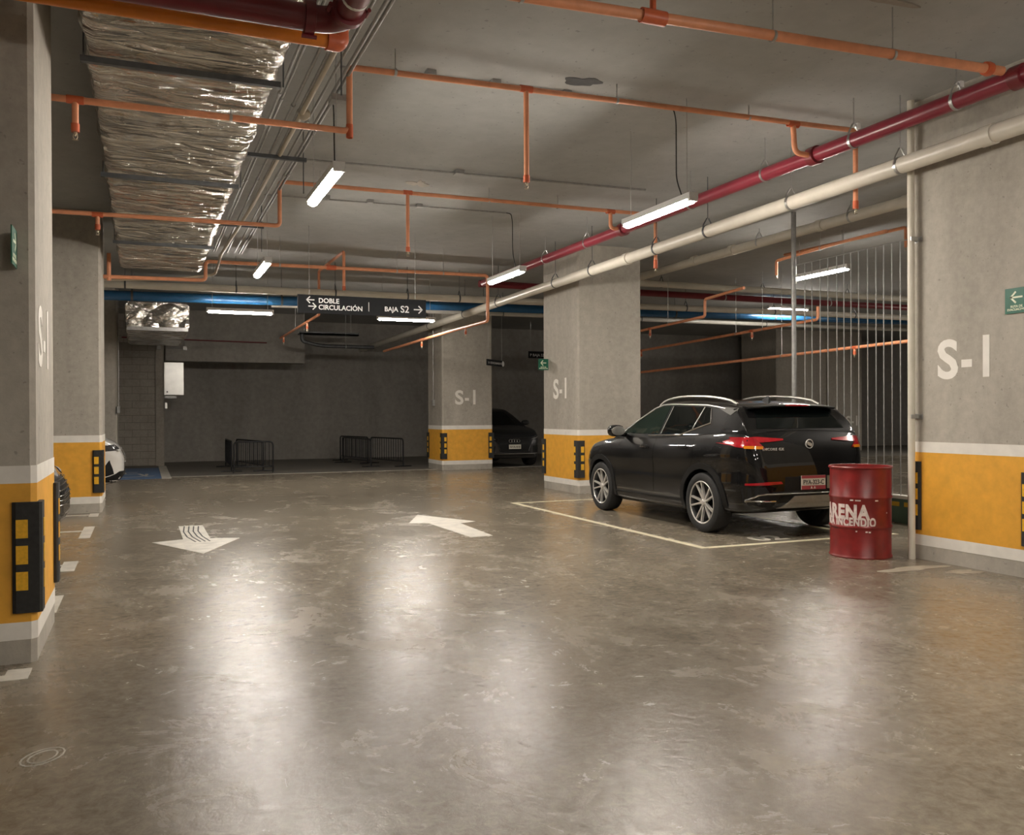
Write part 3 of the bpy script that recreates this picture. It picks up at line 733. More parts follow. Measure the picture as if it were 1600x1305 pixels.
st = place_text('12', .42, (-.98, 8.15, .0004), (0, 1, 0), (-1, 0, 0), 'floor_paint', None, 'stall_number', bold=.01, depth=.004); tag(st, 'white stall number painted beside the nearest left column', 'floor marking')
st = place_text('02', .42, (6.42, 7.88, .0004), (1, 0, 0), (0, 1, 0), 'floor_paint', None, 'stall_number', bold=.01, depth=.004); tag(st, 'white stall number painted behind the SUV rear bumper', 'floor marking')
mark('bay_line', [rect(.50, 6.9, 21.50, 21.60), rect(8.25, 11, 21.50, 21.60)], 'thin white line along the front of the dark bike bay')
mark('accessible_edge', [rect(.36, .56, 21.05, 26.45)], 'pale strip along the right side of the blue accessible pad')
t = empty('accessible_pad', (-.2, 23.3, 0), 'blue accessible parking pad with white wheelchair symbol by the block wall', 'floor marking')
MB().prism(rect(-.565, .355, 21.12, 25.5), .0002, .003).build('pad', 'blue_floor_paint', t)
sy = []
for k in range(14):
    q0, q1 = math.radians(150 + k * 16), math.radians(150 + (k + 1) * 16)
    sy += stroke([(-.32 + .38 * math.cos(q0), 22.7 + .85 * math.sin(q0)), (-.32 + .38 * math.cos(q1), 22.7 + .85 * math.sin(q1))], .07)
sy += stroke([(-.50, 24.2), (-.42, 23.0), (-.12, 23.0), (.06, 22.0), (.20, 22.1)], .08) + stroke([(-.45, 23.6), (-.18, 23.6)], .07)
sy.append([(-.52 + .09 * math.cos(q * PI / 5), 24.6 + .2 * math.sin(q * PI / 5)) for q in range(10)])
mb = MB()
for p in sy: mb.prism(p, .003, .0045)
mb.build('wheelchair_symbol', 'floor_paint', t)
def blotch(cx, cy, rx, ry, seed, n=26, rough=.35):
    rnd = random.Random(seed); ph = [rnd.uniform(0, 6.28) for _ in range(6)]
    out = []
    for k in range(n):
        a = 2 * PI * k / n; r = 1 + rough * sum(math.sin((j + 2) * a + ph[j]) / (j + 2) for j in range(6))
        out.append((cx + rx * r * math.cos(a), cy + ry * r * math.sin(a)))
    return out
mark('cement_stain', [blotch(6.35, 5.92, .33, .10, 3), blotch(6.62, 5.62, .16, .09, 5)], 'pale cement splash on the floor at the foot of the right column', 'cement', z=.002)
pr = []
for rx, ry in ((.075, .05), (.05, .035)):
    P_ = [(-.392 + rx * math.cos(q * PI / 8) + .5 * ry * math.sin(q * PI / 8), 4.09 + 1.9 * ry * math.sin(q * PI / 8)) for q in range(17)]
    pr += stroke(P_, .007)
mark('chalk_print', pr, 'white shoe print outline on the floor, bottom left', z=.0015)

def ceiling_mark(name, poly, mat, label, d=.004):
    centred(tag(MB().prism(poly, CEIL - d, CEIL - .0005).build(name, mat), label, 'ceiling mark'))
ceiling_mark('ceiling_stain', blotch(3.63, 7.05, .16, .10, 11), 'steel_dark', 'small dark oval stain on the ceiling between the two nearest lights')
ceiling_mark('ceiling_patch', blotch(4.82, 4.82, .26, .07, 4, rough=.6), 'concrete_block', 'rough pale cement patch on the ceiling near the top edge', .012)
ceiling_mark('ceiling_scratch', blotch(3.27, 10.95, .10, .16, 8, rough=.8), 'concrete_column', 'pale scratch mark on the ceiling beside the third orange row')

# ------------------------------------------------------------------ red sand drum
DX, DY = 6.49, 6.69
t = empty('sand_drum', (DX, DY, 0), 'red steel drum stencilled ARENA PARA INCENDIO beside the right column', 'drum')
r = .283; prof = [(r - .02, .0), (r + .006, .0), (r + .010, .012), (r, .028), (r, .285)]
for zc in (.30, .585):
    prof += [(r, zc - .02), (r + .007, zc - .010), (r + .010, zc), (r + .007, zc + .010), (r, zc + .02)]
prof += [(r, .858), (r + .004, .862)]
prof += [(r - .012, .862), (r - .014, .80), (.0, .80)]
MT = Matrix.Translation((DX, DY, 0))
MB().lathe(prof, 56, MT).build('drum_body', 'drum_red', t, True)
MB().lathe([(r - .006, .858), (r + .012, .862), (r + .014, .872), (r + .008, .882), (r - .006, .880)], 56, MT, True).build('rim', 'drum_red', t, True)
def drum_text(s, size, z, theta0, bold, sx):
    me = text_mesh(s, size, bold, .003, 'RIGHT', 1.12); me.transform(Matrix.Diagonal((sx, 1, 1, 1)))
    bm = bmesh.new(); bm.from_mesh(me)
    bmesh.ops.triangulate(bm, faces=bm.faces[:])
    for _ in range(2): bmesh.ops.subdivide_edges(bm, edges=[e for e in bm.edges if e.calc_length() > .03], cuts=1)
    for v in bm.verts:
        th = theta0 + v.co.x / r
        v.co = Vector(((r + .001 + v.co.z) * math.cos(th), (r + .001 + v.co.z) * math.sin(th), z + v.co.y))
    bm.to_mesh(me); bm.free(); me.materials.clear(); me.materials.append(MATS['drum_white'])
    return link(me, 'lettering', t)
TH = math.radians(-107)
drum_text('ARENA', .185, .385, TH - .20, .009, .78)
drum_text('PARA INCENDIO', .112, .300 + .014, TH + .03, .005, .66)
for k, (a, z, w) in enumerate(((-.75, .562, .03), (-.55, .560, .05), (.06, .560, .03), (-.6, .265, .014), (-.28, .262, .02), (-.18, .26, .02), (.5, .44, .012))):
    th = TH + a
    MB().box(-w / 2, w / 2, 0, .002, -.006, .006, MT @ Matrix.Rotation(th + PI / 2, 4, 'Z') @ Matrix.Translation((0, -r - .002, z))).build('paint_speck', 'drum_white', t)

# ------------------------------------------------------------------ rods, post and curb on the right
t = empty('rod_screen', (8.9, 9.3, 0), 'screen of thin vertical steel rods on a low curb behind the SUV', 'fence')
rod = MB().tube([(0, 0, .34), (0, 0, 3.58)], .0075, 8).mesh('rod', 'galvanized', True)
for k, y in enumerate([10.243, 10.096, 9.927, 9.774, 9.60, 9.466, 9.334, 9.194, 9.035, 8.89, 8.759, 8.621, 8.485, 8.34, 8.19, 8.04]):
    o = link(rod, 'rod', t); o.location = (0, y - 9.3, 0)
MB().tube([(8.9, 8.0, 3.58), (8.9, 10.43, 3.58)], .007, 8).build('top_rail', 'galvanized', t, True)
MB().box(8.84, 8.97, 7.95, 10.36, 0, .305).build('curb', 'curb_green', t)
MB().box(8.83, 8.98, 7.94, 10.37, .305, .345).build('curb_cap', 'white_paint', t)
for y in (8.15, 8.45, 8.9, 9.4): MB().box(8.832, 8.842, y, y + .22, .21, .265).build('reflector', 'yellow_paint', t)
t = empty('fence_post', (8.9, 10.48, 0), 'grey galvanized post from floor to ceiling behind the SUV roof', 'post')
MB().tube([(8.9, 10.48, 0), (8.9, 10.48, CEIL)], .036, 14).build('pole', 'galvanized', t, True)
MB().box(8.82, 8.98, 10.40, 10.56, 0, .012).build('base_plate', 'galvanized', t)

# ------------------------------------------------------------------ electrical bits on the block wall
t = empty('electrical_panel', (.77, 26.4, 1.98), 'white metal electrical cabinet on the end of the block wall', 'cabinet')
MB().box(.525, 1.03, 26.38, 26.62, 1.98, 2.88).build('cabinet_body', 'panel_white', t)
MB().box(.545, 1.01, 26.362, 26.379, 2.0, 2.86).build('door', 'panel_white', t)
MB().tube([(.60, 26.362, 2.06), (.60, 26.34, 2.06)], .022, 10).build('lock', 'steel_dark', t)
MB().box(.53, .84, 26.40, 26.60, 1.88, 1.945).build('tray', 'galvanized', t)
t = empty('intercom', (.575, 26.4, 1.6), 'small white wall device with a cable loop under the cabinet', 'device')
MB().box(.545, .60, 26.36, 26.45, 1.60, 1.76).build('device_body', 'panel_white', t)
MB().tube([(.70, 26.42, 1.88), (.72, 26.42, 1.75), (.70, 26.42, 1.60), (.64, 26.42, 1.53), (.58, 26.42, 1.55), (.572, 26.42, 1.61)], .007, 6).build('cable', 'galvanized', t, True)
for x, lab in ((.39, 'left small grey junction box above the cabinet'), (1.07, 'right small grey junction box above the cabinet')):
    t = empty('junction_box', (x, 26.42, 3.25), lab, 'junction box', 'boxes under the duct')
    MB().box(x - .05, x + .05, 26.36, 26.455, 3.23, 3.34).build('box', 'galvanized', t)
    MB().tube([(x, 26.43, 3.33), (x, 26.43, 3.75)], .009, 6).build('conduit', 'galvanized', t)
    if x < 1: MB().tube([(x + .05, 26.43, 3.285), (1.02, 26.43, 3.285)], .008, 6).build('conduit', 'galvanized', t)
for x, y, z0, lab in ((-.535, 22.165, 1.62, 'thin conduit with box on the bare far left column'), (6.865, 21.72, 1.78, 'thin conduit with small end box on the left face of the farthest painted column')):
    t = empty('wall_conduit', (x, y, z0), lab, 'conduit')
    MB().tube([(x, y, z0), (x, y, CEIL)], .010, 8).build('pipe', 'galvanized', t, True)
    MB().box(x - .035, x + .03, y - .04, y + .03, z0 - .16, z0).build('box', 'galvanized', t)
t = pipe_thing('sprinkler_pipe', 'thin dark red pipe along the dropped beam above the cabinet', 'pipe', [(-.55, 26.40, 3.55), (3.3, 26.40, 3.50)], .018, 'dark_red_pipe', G)
t = pipe_thing('drain_bend', 'grey pipe with curved end hanging in the dark bay', 'pipe', [(4.0, 24.5, 3.62), (4.0, 24.5, 3.42), (4.5, 24.5, 3.30), (6.0, 24.5, 3.30)], .05, 'steel_dark', None, .25)
hanger(t, (5.2, 24.5, 3.30), .05, 'x')
t = empty('cable_tray', (4.7, 24.6, 3.6), 'galvanized cable tray in the dark bay', 'tray')
MB().box(3.95, 5.6, 24.6, 24.9, 3.62, 3.66).box(3.95, 5.6, 24.6, 24.62, 3.62, 3.70).build('tray_base', 'steel_dark', t)
for x in (4.1, 5.4): MB().tube([(x, 24.75, 3.65), (x, 24.75, CEIL)], .006, 5).build('rod', 'hanger_steel', t)

# ------------------------------------------------------------------ barriers in the bike bay
def barrier(p0, p1, h, label, bars=14):
    p0 = Vector((*p0, 0)); p1 = Vector((*p1, 0)); d = p1 - p0; Ln = d.length; d.normalize(); n = Vector((-d.y, d.x, 0))
    t = empty('barrier', (p0 + p1) / 2, label, 'barrier', 'crowd barriers in the bike bay')
    Z = lambda z: Vector((0, 0, z))
    MB().tube(bend([p0 + Z(.02), p0 + Z(h), p1 + Z(h), p1 + Z(.02)], .10), .020, 10).build('frame', 'rack_metal', t, True)
    MB().tube([p0 + Z(.14), p1 + Z(.14)], .014, 8).build('bottom_rail', 'rack_metal', t, True)
    bm_ = MB().tube([(0, 0, .14), (0, 0, h)], .009, 6).mesh('bar', 'rack_metal', True)
    for k in range(1, bars):
        o = link(bm_, 'bar', t); o.location = p0.lerp(p1, k / bars) - (p0 + p1) / 2
    for p in (p0, p1): MB().tube([p - n * .25 + Z(.013), p + n * .25 + Z(.013)], .013, 8).build('foot', 'rack_metal', t, True)
barrier((6.44, 23.1), (6.03, 25.05), .75, 'dark barrier on the right of the bike bay, nearer one')
barrier((5.98, 25.2), (5.57, 27.1), .75, 'dark barrier on the right of the bike bay, farther one')
barrier((5.62, 23.35), (5.40, 25.9), .74, 'dark barrier standing parallel behind the right ones', 22)
barrier((2.02, 22.5), (2.93, 22.35), .75, 'dark barrier on the left of the bike bay, facing the lane', 10)
barrier((2.0, 22.9), (2.05, 25.2), .75, 'dark barrier on the left of the bike bay, running back', 12)
barrier((2.75, 22.8), (2.35, 25.4), .74, 'dark barrier on the left of the bike bay, innermost', 14)

# ------------------------------------------------------------------ cars
def curve(pts):
    """smooth monotone interpolation through control points"""
    xs = [p[0] for p in pts]; ys = [p[1] for p in pts]; n = len(xs)
    dl = [(ys[i + 1] - ys[i]) / (xs[i + 1] - xs[i]) for i in range(n - 1)]
    m = [dl[0]] + [0 if dl[i - 1] * dl[i] <= 0 else 2 * dl[i - 1] * dl[i] / (dl[i - 1] + dl[i]) for i in range(1, n - 1)] + [dl[-1]]
    def f(x):
        if x <= xs[0]: return ys[0]
        if x >= xs[-1]: return ys[-1]
        i = max(k for k in range(n - 1) if xs[k] <= x); h = xs[i + 1] - xs[i]; t = (x - xs[i]) / h
        return ((1 + 2 * t) * (1 - t) ** 2) * ys[i] + t * (1 - t) ** 2 * h * m[i] + t * t * (3 - 2 * t) * ys[i + 1] + t * t * (t - 1) * h * m[i + 1]
    return f
def smooth_ring(ctrl, per=5):
    """Catmull-Rom through half-section control points (x, z)"""
    out = []; n = len(ctrl)
    for i in range(n - 1):
        p0 = ctrl[max(i - 1, 0)]; p1 = ctrl[i]; p2 = ctrl[i + 1]; p3 = ctrl[min(i + 2, n - 1)]
        for k in range(per):
            t = k / per
            out.append(tuple(.5 * (2 * b + (c - a) * t + (2 * a - 5 * b + 4 * c - d) * t * t + (3 * b - a - 3 * c + d) * t ** 3) for a, b, c, d in zip(p0, p1, p2, p3)))
    out.append(ctrl[-1]); return out
def loft(rings, ys):
    """half rings from bottom centre to top centre, mirrored, closed at both ends"""
    vs = []; fs = []; full = []
    for ring, y in zip(rings, ys):
        half = [(max(x, 0), z) for x, z in ring]
        loop = half + [(-x, z) for x, z in half[-2:0:-1]]
        full.append(len(loop)); vs += [(x, y, z) for x, z in loop]
    n = full[0]
    for i in range(len(ys) - 1):
        for j in range(n): fs.append((i * n + j, i * n + (j + 1) % n, (i + 1) * n + (j + 1) % n, (i + 1) * n + j))
    fs += [tuple(range(n)), tuple(range(len(vs) - 1, len(vs) - n - 1, -1))]
    return vs, fs

def car(name, label, loc, rz, paint, prof, detail):
    """prof: control curves in car space (x right, y forward, z up, origin on the floor mid-wheelbase)"""
    t = empty(name, loc, label, 'car', None, rz)
    W, ZB, ZT, ZR, WR, FA, RA, TR, RAD = (prof[k] for k in ('W', 'ZB', 'ZT', 'ZR', 'WR', 'FA', 'RA', 'track', 'rad'))
    W, ZB, ZT, ZR, WR = curve(W), curve(ZB), curve(ZT), curve(ZR), curve(WR)
    y0, y1 = prof['ends']; c0, c1 = prof['cabin']
    ys = sorted(set([round(y0 + (y1 - y0) * k / 64, 4) for k in range(65)] + [y0 + .015, y0 + .035, y1 - .015, y1 - .035]))
    rings = []
    for y in ys:
        w, zb, zt = W(y), ZB(y), ZT(y); h = zt - zb
        rings.append(smooth_ring([(0, zb), (w * .70, zb), (w * .90, zb + .02), (w * .965, zb + .12 * h), (w * .99, zb + .34 * h), (w * .985, zb + .52 * h), (w, zb + .70 * h), (w * .985, zb + .83 * h), (w * .94, zb + .95 * h), (w * .86, zt), (w * .5, zt + .028), (0, zt + .038)], 4))
    bv, bf = loft(rings, ys)
    cy = [c0 + (c1 - c0) * (k / 56) for k in range(57)]
    crs = []
    for y in cy:
        zt, zr = ZT(y) - .06, ZR(y); wb = W(y) * .915; k = (wb - WR(y)) / .42
        side = lambda z: max(.05, wb - max(0, z - zt - .06) * k)
        h = max(.02, zr - zt); ze = zt + h * .90
        we = side(ze)
        crs.append(smooth_ring([(0, zt - .05), (wb * .9, zt - .05), (wb, zt), (side(zt + h * .25), zt + h * .25), (side(zt + h * .55), zt + h * .55), (side(zt + h * .78), zt + h * .78), (we - .005, ze), (we - .05 - .02, zt + h * .965), (we * .6, zr - .006), (0, zr + .008)], 4))
    cv, cf = loft(crs, cy)
    bvh = BVHTree.FromPolygons([Vector(p) for p in bv + cv], bf + [tuple(i + len(bv) for i in f) for f in cf])
    # body with wheel openings
    mb = MB(); mb.add(bv, bf)
    bo = mb.build('body', paint, t, True, local=True)
    cut = MB()
    for yy in (FA, RA):
        for s in (-1, 1):
            cut.lathe([(RAD + .045, .50), (RAD + .045, 1.2)], 40, Matrix.Translation((0, yy, RAD - .005)) @ Matrix.Rotation(s * PI / 2, 4, 'Y'))
    co = cut.build('wheel_cut', paint)
    bo.parent = None
    md = bo.modifiers.new('cut', 'BOOLEAN'); md.operation = 'DIFFERENCE'; md.object = co; md.solver = 'EXACT'
    dg = bpy.context.evaluated_depsgraph_get(); dg.update()
    me = bpy.data.meshes.new_from_object(bo.evaluated_get(dg)); bo.modifiers.clear(); bo.data = me; me.name = 'body'; shade(me, 30); bo.parent = t
    bpy.data.objects.remove(co)
    MB().add(cv, cf).build('cabin', paint, t, True, local=True)
    def patch(polys, view, mat, pname, off=.004, step=.05, side=1, parent=None):
        """panel cut to a 2D outline (convex pieces) and laid on the body surface"""
        bmf = bmesh.new()
        for poly in polys:
            cx = sum(p[0] for p in poly) / len(poly); cz = sum(p[1] for p in poly) / len(poly)
            ax = [p[0] for p in poly]; az = [p[1] for p in poly]
            nx = max(1, int((max(ax) - min(ax)) / step)); nz = max(1, int((max(az) - min(az)) / step))
            b2 = bmesh.new()
            g = [[b2.verts.new((min(ax) + (max(ax) - min(ax)) * i / nx, min(az) + (max(az) - min(az)) * j / nz, 0)) for j in range(nz + 1)] for i in range(nx + 1)]
            for i in range(nx):
                for j in range(nz): b2.faces.new((g[i][j], g[i + 1][j], g[i + 1][j + 1], g[i][j + 1]))
            for (ax_, az_), (bx_, bz_) in zip(poly, poly[1:] + poly[:1]):
                nn = Vector((bz_ - az_, -(bx_ - ax_), 0)); 
                if nn.length < 1e-6: continue
                nn.normalize()
                if nn.dot(Vector((cx - ax_, cz - az_, 0))) > 0: nn = -nn
                bmesh.ops.bisect_plane(b2, geom=b2.verts[:] + b2.edges[:] + b2.faces[:], plane_co=(ax_, az_, 0), plane_no=nn, clear_outer=True, dist=1e-5)
            tmp = bpy.data.meshes.new('t'); b2.to_mesh(tmp); b2.free(); bmf.from_mesh(tmp); bpy.data.meshes.remove(tmp)
        bmesh.ops.remove_doubles(bmf, verts=bmf.verts[:], dist=.0008)
        bmesh.ops.triangulate(bmf, faces=bmf.faces[:])
        nrm = {}
        for v in bmf.verts:
            a, z = v.co.x, v.co.y
            if view == 'side': o_, d_ = Vector((side * 2.5, a, z)), Vector((-side, 0, 0))
            elif view == 'rear': o_, d_ = Vector((a, -4, z)), Vector((0, 1, 0))
            elif view == 'front': o_, d_ = Vector((a, 4, z)), Vector((0, -1, 0))
            else: o_, d_ = Vector((a, z, 4)), Vector((0, 0, -1))
            h_, n_, _, _ = bvh.ray_cast(o_, d_)
            if h_ is None: h_, n_, _, _ = bvh.find_nearest(o_ + d_ * 1.7)
            if n_.dot(d_) > 0: n_ = -n_
            v.co = h_ + n_ * off; nrm[v] = n_.copy()
        bnd = [e for e in bmf.edges if e.is_boundary]
        ext = bmesh.ops.extrude_edge_only(bmf, edges=bnd)['geom']
        newv = [g_ for g_ in ext if isinstance(g_, bmesh.types.BMVert)]
        bvh2 = bvh
        for v in newv:
            h_, n_, _, _ = bvh2.find_nearest(v.co); v.co = h_ - (v.co - h_).normalized() * .004 if (v.co - h_).length > 1e-6 else h_
        bmesh.ops.recalc_face_normals(bmf, faces=bmf.faces[:])
        me = bpy.data.meshes.new(pname); bmf.to_mesh(me); bmf.free(); me.materials.append(MATS[mat]); shade(me, 40)
        # keep the outer side facing out
        return link(me, pname, parent or t)
    def on_body(a, z, view, side=1, off=.0):
        if view == 'side': o_, d_ = Vector((side * 2.5, a, z)), Vector((-side, 0, 0))
        elif view == 'rear': o_, d_ = Vector((a, -4, z)), Vector((0, 1, 0))
        elif view == 'front': o_, d_ = Vector((a, 4, z)), Vector((0, -1, 0))
        else: o_, d_ = Vector((a, z, 4)), Vector((0, 0, -1))
        h_, n_, _, _ = bvh.ray_cast(o_, d_)
        if h_ is None: h_, n_, _, _ = bvh.find_nearest(o_ + d_ * 1.6)
        if n_.dot(d_) > 0: n_ = -n_
        return h_ + n_ * off
    def trim(pts, view, mat, pname, r=.008, side=1, off=.004, sub=5, closed=False, parent=None):
        seq = []
        P = pts + [pts[0]] if closed else pts
        for (a0, z0), (a1, z1) in zip(P, P[1:]):
            for k in range(sub): seq.append((a0 + (a1 - a0) * k / sub, z0 + (z1 - z0) * k / sub))
        if not closed: seq.append(P[-1])
        return MB().tube([on_body(a, z, view, side, off) for a, z in seq], r, 6, closed=closed).build(pname, mat, parent or t, True, local=True)
    # wheels
    tw = .225
    tyre_p = [(RAD * .70, -.10), (RAD * .76, -.112), (RAD * .90, -.1125), (RAD * .975, -.098), (RAD, -.075), (RAD, .075), (RAD * .975, .098), (RAD * .90, .1125), (RAD * .76, .112), (RAD * .70, .10)]
    tyre_me = MB().lathe(tyre_p, 48, None, True).mesh('wheel', 'tyre', True)
    rr = RAD * .715
    rim_me = MB().lathe([(rr, -.10), (rr, .100), (rr - .012, .104), (rr - .022, .085), (rr - .03, .0), (.05, -.02), (.05, -.06), (rr - .03, -.08)], 40, None, True).mesh('rim', 'rim_dark', True)
    lip_me = MB().lathe([(rr - .002, .096), (rr + .004, .103), (rr - .006, .108), (rr - .016, .100)], 48, None, True).mesh('rim_lip', 'rim_silver', True)
    sp = MB()
    sp.add([(.030, -.014, .075), (.030, .014, .075), (rr * .60, .009, .090), (rr * .60, -.009, .090), (rr - .012, .014, .098), (rr - .012, -.008, .098),
            (.030, -.014, .045), (.030, .014, .045), (rr * .60, .012, .06), (rr * .60, -.012, .06), (rr - .012, .016, .075), (rr - .012, -.010, .075)],
           [(0, 3, 2, 1), (3, 5, 4, 2), (6, 7, 8, 9), (9, 8, 10, 11), (0, 6, 9, 3), (3, 9, 11, 5), (1, 2, 8, 7), (2, 4, 10, 8), (4, 5, 11, 10), (0, 1, 7, 6)])
    spoke_me = sp.mesh('spoke', 'rim_silver')
    cap_me = MB().lathe([(.04, .04), (.038, .085), (.030, .094), (.005, .098)], 20).mesh('hub_cap', 'rim_silver', True)
    for yy in (FA, RA):
        for s in (-1, 1):
            w_ = link(tyre_me, 'wheel', t); w_.location = (s * TR, yy, RAD); w_.rotation_euler = (0, s * PI / 2, 0)
            link(rim_me, 'rim', w_); link(lip_me, 'rim_lip', w_); link(cap_me, 'hub_cap', w_)
            for k in range(5):
                for q in (-.23, .23):
                    o = link(spoke_me, 'spoke', w_); o.rotation_euler = (0, 0, 2 * PI * k / 5 + q + .3)
    # arch cladding and sill
    for yy in (FA, RA):
        for s in (-1, 1):
            pol = []
            a0, a1 = RAD + .044, RAD + .115
            for k in range(15):
                q0, q1 = math.radians(-12 + 204 * k / 15), math.radians(-12 + 204 * (k + 1) / 15)
                pp = [(yy + a0 * math.cos(q0), RAD + a0 * math.sin(q0)), (yy + a1 * math.cos(q0), RAD + a1 * math.sin(q0)), (yy + a1 * math.cos(q1), RAD + a1 * math.sin(q1)), (yy + a0 * math.cos(q1), RAD + a0 * math.sin(q1))]
                pol.append(pp)
            patch(pol, 'side', 'car_plastic', 'arch_trim', .012, .06, s)
    for s in (-1, 1):
        patch([[(RA + RAD + .10, .24), (FA - RAD - .10, .21), (FA - RAD - .10, .335), (RA + RAD + .10, .36)]], 'side', 'car_plastic', 'sill', .010, .1, s)
    detail(t, patch, trim, on_body, paint)
    return t

SUV = dict(W=[(-2.17, .60), (-2.13, .72), (-2.05, .80), (-1.9, .855), (-1.6, .892), (-1.0, .905), (0, .90), (1.2, .90), (1.6, .885), (1.85, .82), (2.02, .72), (2.12, .60), (2.17, .42)],
           ZB=[(-2.17, .40), (-2.08, .31), (-1.8, .26), (-1, .22), (1, .20), (1.8, .22), (2.05, .25), (2.17, .36)],
           ZT=[(-2.17, .70), (-2.13, .98), (-2.07, 1.12), (-2.0, 1.175), (-1.7, 1.185), (-1.0, 1.15), (0, 1.095), (.8, 1.075), (1.1, 1.055), (1.5, 1.00), (1.8, .93), (2.0, .84), (2.10, .74), (2.17, .60)],
           ZR=[(-2.03, 1.16), (-1.95, 1.28), (-1.82, 1.42), (-1.72, 1.485), (-1.5, 1.525), (-1.0, 1.56), (-.4, 1.575), (-.05, 1.555), (.3, 1.45), (.7, 1.245), (1.0, 1.07), (1.12, 1.01)],
           WR=[(-2.03, .64), (-1.6, .655), (-.5, .66), (.3, .63), (1.12, .60)],
           FA=1.31, RA=-1.31, track=.785, rad=.352, ends=(-2.17, 2.17), cabin=(-2.03, 1.12))
def suv_detail(t, patch, trim, on, paint):
    for s in (-1, 1):
        patch([[(.74, 1.13), (.50, 1.27), (-.20, 1.135)], [(.50, 1.27), (.12, 1.44), (-.20, 1.135)], [(.12, 1.44), (-.05, 1.487), (-.20, 1.135)], [(-.05, 1.487), (-.29, 1.495), (-.20, 1.135)]], 'side', 'car_glass_green', 'front_window', .005, .05, s)
        patch([[(-.26, 1.137), (-.36, 1.495), (-1.10, 1.475), (-.98, 1.215)], [(-.26, 1.137), (-.98, 1.215), (-.75, 1.15)]], 'side', 'car_glass', 'rear_window', .005, .05, s)
        patch([[(-1.02, 1.222), (-1.13, 1.475), (-1.24, 1.465), (-1.33, 1.30)]], 'side', 'car_glass', 'quarter_window', .005, .04, s)
        trim([(.78, 1.128), (.52, 1.285), (.12, 1.465), (-.08, 1.508), (-.30, 1.515), (-1.13, 1.497), (-1.38, 1.475), (-1.56, 1.45)], 'side', 'satin_silver', 'window_trim', .009, s)
        trim([(.05, 1.112), (-.25, 1.118), (-.74, 1.132), (-1.0, 1.198), (-1.35, 1.285), (-1.27, 1.45)], 'side', 'chrome', 'window_trim', .008, s)
        trim([(-.27, 1.14), (-.37, 1.49)], 'side', 'satin_silver', 'pillar_trim', .005, s); trim([(-1.0, 1.21), (-1.115, 1.475)], 'side', 'satin_silver', 'pillar_trim', .007, s)
        patch([[(-1.34, 1.482), (-1.80, 1.452), (-1.69, 1.375)]], 'side', 'fin_grey', 'pillar_fin', .005, .05, s)
        # doors
        patch([[(.84, .40), (.84, .92), (-.20, .98), (-.20, .40)], [(.84, .92), (.66, 1.075), (-.20, 1.075), (-.20, .98)]], 'side', paint, 'front_door', .004, .07, s)
        patch([[(-.215, .40), (-.215, 1.08), (-1.02, 1.10), (-.84, .42)], [(-1.02, 1.10), (-1.12, 1.10), (-1.14, .86), (-.84, .42)]], 'side', paint, 'rear_door', .004, .07, s)
        for yy in (.02, -.92):
            hp = [on(yy + d, .955 + (.035 if yy < -.5 else 0), 'side', s, o_) for d, o_ in ((.10, .006), (.075, .032), (-.075, .034), (-.10, .006))]
            MB().tube(bend(hp, .03), .012, 8).build('door_handle', 'car_black' if paint == 'car_black' else paint, t, True, local=True)
            trim([(yy + .09, .975 + (.035 if yy < -.5 else 0)), (yy - .09, .975 + (.035 if yy < -.5 else 0))], 'side', 'chrome', 'handle_trim', .004, s, .03)
        # mirror
        b = on(.66, 1.13, 'side', s); mx = s * (abs(b.x) + .17)
        M = Matrix.Translation((mx, .68, 1.165)) @ Matrix.Diagonal((.125, .085, .082, 1))
        mm = MB().lathe([(.02, -1), (.45, -.95), (.8, -.75), (.97, -.4), (1, 0), (.97, .4), (.8, .75), (.45, .95), (.02, 1)], 16, M)
        mm.tube([(s * (abs(b.x) - .03), .68, 1.10), (mx - s * .04, .68, 1.12)], .03, 8)
        mo = mm.build('mirror', paint, t, True, local=True)
        MB().lathe([(.99, -.02), (.93, .25), (.0, .27)], 16, Matrix.Translation((mx, .60, 1.165)) @ Matrix.Diagonal((.105, .03, .066, 1)) @ Matrix.Rotation(PI / 2, 4, 'X')).build('mirror_glass', 'satin_silver', mo, local=True)
        # roof rail
        rp = []
        for k in range(17):
            yy = .12 - 1.72 * k / 16; base = on(s * .585, yy, 'top'); lift = .055 * math.sin(PI * min(1, max(0, k / 16))) ** .45
            rp.append(Vector((s * .585, yy, base.z + .002 + lift)))
        MB().tube(rp, .017, 8).build('roof_rail', 'satin_silver', t, True, local=True)
        # tail lamp
        tl = patch([[(s * .34, 1.092), (s * .34, 1.108), (s * .66, 1.132), (s * .66, 1.068)], [(s * .66, 1.068), (s * .66, 1.132), (s * .85, 1.125), (s * .87, 1.06)], [(s * .66, 1.068), (s * .87, 1.06), (s * .84, 1.03), (s * .60, 1.005)]][:3], 'rear', 'tail_red', 'tail_lamp', .010, .04)
        patch([[(-2.10, 1.12), (-1.86, 1.125), (-1.70, 1.075), (-1.92, 1.02), (-2.06, 1.01)]], 'side', 'tail_red', 'tail_lamp', .008, .04, s)
        patch([[(s * .62, 1.028), (s * .80, 1.035), (s * .80, 1.005), (s * .64, .998)]], 'rear', 'tail_amber', 'turn_signal', .014, .04)
        patch([[(s * .40, .615), (s * .42, .642), (s * .60, .640), (s * .80, .622), (s * .80, .60), (s * .58, .605)]], 'rear', 'tail_red', 'reflector', .008, .04)
        trim([(s * .30, .505), (s * .62, .505), (s * .70, .495), (s * .79, .435), (s * .50, .425)], 'rear', 'chrome', 'bumper_trim', .010, 1, .008)
        patch([[(s * .50, .395), (s * .42, .50), (s * .60, .50), (s * .72, .43)]], 'rear', 'car_plastic', 'bumper_insert', .004, .05)
